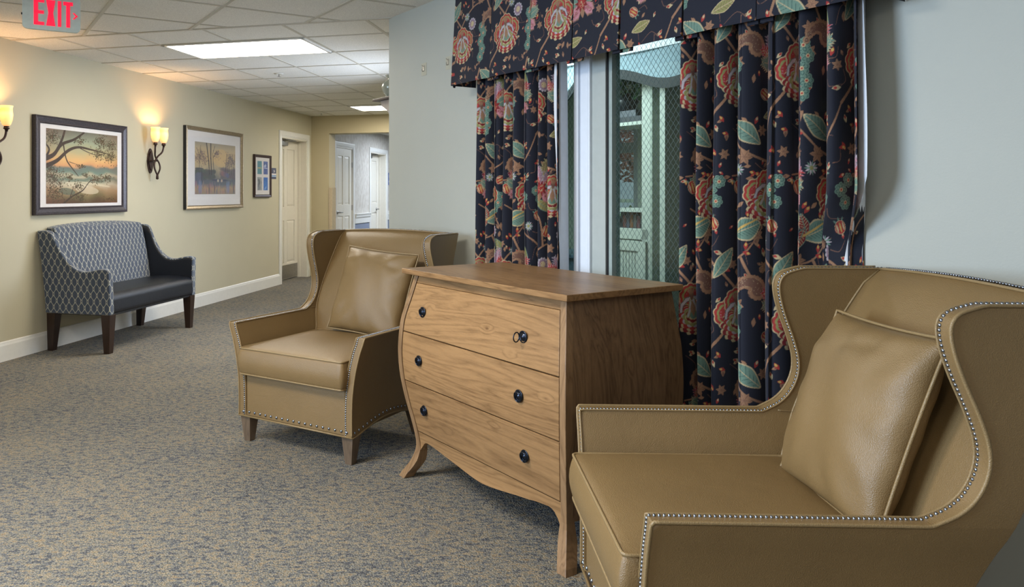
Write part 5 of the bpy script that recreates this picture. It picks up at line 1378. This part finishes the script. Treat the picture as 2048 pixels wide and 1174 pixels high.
def leaf_cloud(n, rx, ry, rz, size, seed, c=(0, 0, 0), droop=0.0):
    rnd = random.Random(seed); m = MB()
    for _ in range(n):
        a, b = rnd.uniform(0, 2*PI), math.acos(rnd.uniform(-1, 1)); q = rnd.uniform(0.45, 1.0)
        p_ = Vector((c[0]+rx*q*math.sin(b)*math.cos(a), c[1]+ry*q*math.sin(b)*math.sin(a), c[2]+rz*q*math.cos(b)))
        u = Vector((rnd.gauss(0, 1), rnd.gauss(0, 1), rnd.gauss(0, 0.6)-droop)).normalized(); v = u.orthogonal().normalized(); v = (Matrix.Rotation(rnd.uniform(0, 6.3), 3, u) @ v); s_ = size*rnd.uniform(0.6, 1.2); nn = u.cross(v)*s_*0.12
        m.add([p_, p_+u*s_*0.5+v*s_*0.28+nn, p_+u*s_, p_+u*s_*0.5-v*s_*0.28+nn], [(0, 1, 2, 3)])
    return m
leaf_cloud(170, 0.20, 0.12, 0.09, 0.07, 4, (0.03, 0, 0.19), 0.2).build('foliage', LEAF, pt, recalc=False)
bkm = simple('dark_book_cover', (0.03, 0.035, 0.045), 0.5)
o = MB().box(0.32, 0.66, H0+0.06, H0+0.28, 1.77, 1.812).build('book', bkm); W(o); tag(o, 'dark flat book under the plant pot, lower of the two', 'book', 'books under the plant')
o = MB().box(0.33, 0.60, H0+0.07, H0+0.27, 1.8125, 1.858).build('book', simple('grey_book_cover', (0.10, 0.11, 0.13), 0.5)); W(o); tag(o, 'grey flat book directly under the plant pot', 'book', 'books under the plant')
bc = [(0.10, 0.03, 0.03), (0.05, 0.06, 0.09), (0.16, 0.07, 0.03), (0.09, 0.09, 0.09), (0.12, 0.04, 0.05), (0.04, 0.05, 0.05)]
bn = ['dark red', 'dark blue', 'rust brown', 'grey', 'wine red', 'blackish']
for k in range(6):
    x = 0.47+0.033*k; o = MB().box(x, x+0.028, H0+0.08, H0+0.24, 1.0155, 1.10+0.012*(k*7 % 4)).build('book', simple('spine_%s' % bn[k].replace(' ', '_'), bc[k], 0.5)); W(o)
    tag(o, '%s book spine upright on the hutch bottom shelf' % bn[k], 'book', 'books on the hutch bottom shelf')
o = thing('figurine', Wp(0.405, H0+0.17, 1.0155), WWR, 'dark rounded ornament left of the upright books in the hutch', 'ornament')
MB().lathe([(0, 0), (0.045, 0), (0.05, 0.05), (0.03, 0.09), (0.034, 0.12), (0.0, 0.145)], n=18).build('figurine_body', W3, o, smooth=True)
# dark low chest and blue bottle behind the left light
o = thing('low_chest', Wp(-0.30, 1.95, 0), WWR, 'dark teal chest behind the left strip of glass', 'chest')
MB().box(-0.5, 0.5, -0.2, 0.25, 0.06, 0.74).build('chest_body', simple('dark_teal_paint', (0.03, 0.06, 0.08), 0.5), o, bevel=0.01); MB().box(-0.52, 0.52, -0.22, 0.27, 0.74, 0.77).build('chest_top', simple('dark_teal_top', (0.035, 0.065, 0.09), 0.4), o, bevel=0.005)
for x in (-0.45, 0.45):
    for y in (-0.15, 0.2): MB().taper(x, y, 0, 0.06, 0.02, 0.03).build('foot', M['black'], o)
o = thing('bottle', Wp(-0.42, 1.66, 0.77), WWR, 'small bright blue bottle on the dark teal chest', 'bottle')
MB().lathe([(0, 0), (0.04, 0), (0.042, 0.08), (0.02, 0.11), (0.014, 0.14)], n=18).build('bottle_body', simple('blue_plastic', (0.02, 0.12, 0.55), 0.3), o, smooth=True); MB().lathe([(0.016, 0.14), (0.016, 0.165), (0, 0.165)], n=14).build('cap', M['white'], o)
# outdoors
G0 = FW+0.15
gl = struct(MB().box(-5, 8, G0, G0+26, 0.0005, 0.02).build('lawn_base', simple('lawn_grass', (0.10, 0.16, 0.06), 0.9, var=0.4, scale=4)), 'lawn outside the far windows', 'ground'); W(gl)
hd = leaf_cloud(4200, 2.0, 0.45, 0.42, 0.10, 9, (0, 0, 0.62)); hr = thing('hedge', Wp(-3.2, G0+3.2, 0), WWR, 'clipped green hedge outside the far window', 'hedge')
hd.build('foliage', simple('hedge_leaf', (0.13, 0.26, 0.09), 0.6, var=0.5, scale=12), hr, recalc=False)
MB().box(-1.9, 1.9, -0.36, 0.36, 0.02, 0.9).build('inner_branches', simple('hedge_core', (0.04, 0.07, 0.03), 0.9), hr)
for k, (t, y, s_, lb) in enumerate(((-7.0, 7.3, 0.74, 'autumn red leaved tree outside the left far window'), (-4.1, 7.0, 0.72, 'autumn red leaved tree outside the right far window'))):
    tr = thing('tree', Wp(t, G0+y, 0), WWR, lb, 'tree', 'garden trees')
    leaf_cloud(2600, 1.9*s_, 1.6*s_, 1.35*s_, 0.16, 30+k, (0, 0, 2.4)).build('foliage', simple('autumn_leaf_%s' % 'ab'[k], (0.42, 0.20, 0.17), 0.6, var=0.5, scale=5), tr, recalc=False)
    m = MB(); m.tube([(0, 0, 0), (0.03, 0, 0.8), (0, 0.05, 1.6), (0.1, 0, 2.6)], [0.09, 0.07, 0.06, 0.03], 8); m.tube([(0, 0, 1.2), (0.4, 0.1, 1.9), (0.8, 0.2, 2.6)], [0.05, 0.035, 0.015], 6); m.tube([(0, 0, 1.4), (-0.5, 0, 2.1), (-0.9, 0.1, 2.8)], [0.05, 0.03, 0.015], 6)
    m.build('trunk', simple('bark', (0.08, 0.06, 0.05), 0.9), tr, smooth=True)
o = thing('porch', Wp(-4.3, G0+1.6, 0), WWR, 'white porch post and beam outside the far window', 'porch')
for x in (-0.05, 3.0): MB().box(x, x+0.11, -0.05, 0.06, 0.02, 2.45).build('post', M['vinyl'], o)
MB().box(-2.5, 3.4, -0.06, 0.07, 2.45, 2.6).build('beam', M['vinyl'], o); MB().box(-2.5, 3.4, -0.02, 0.02, 1.15, 1.19).build('handrail', M['vinyl'], o)
# notice boards just outside / on the right far window
o = thing('notice', Wp(0.14, FW-0.03, 1.54), WWR, 'dark notice with a small blue picture hanging at the right far window', 'sign')
MB().box(0, 0.30, 0, 0.012, 0, 0.26).build('notice_board', simple('notice_navy', (0.03, 0.035, 0.06), 0.4), o); MB().box(0.03, 0.12, -0.001, 0.0, 0.15, 0.22).build('notice_picture', simple('notice_blue', (0.12, 0.2, 0.45), 0.5), o); MB().box(0.13, 0.24, -0.001, 0.0, 0.12, 0.22).build('notice_photo', simple('notice_skin', (0.25, 0.14, 0.10), 0.5), o)
m = MB(); m.box(0.006, 0.294, -0.0012, 0, 0.006, 0.010); m.box(0.006, 0.294, -0.0012, 0, 0.25, 0.254); m.box(0.006, 0.010, -0.0012, 0, 0.006, 0.254); m.box(0.290, 0.294, -0.0012, 0, 0.006, 0.254); m.build('notice_border', M['mat'], o)
W(struct(MB().box(-0.6, 2.2, 1.45, 1.95, 2.226, CEIL).build('trim_7', M['vinyl']), 'pale soffit over the hutch beyond the glass'))
area('sunroom_fill', Wp(0.2, 0.7, 2.38), Wp(0.6, 1.2, 0), 0.9, 42, (0.85, 0.95, 1.0), 0.6)  # added fill light for the room beyond the glass, no known lamp there

sl = bpy.data.lights.new('sun', 'SUN'); sl.energy = 3.2; sl.angle = 0.2; sl.color = (1.0, 0.97, 0.92)
sun = bpy.data.objects.new('sun', sl); COL.objects.link(sun); sun.rotation_euler = Vector((-0.75, -0.35, -1.0)).to_track_quat('-Z', 'Y').to_euler()
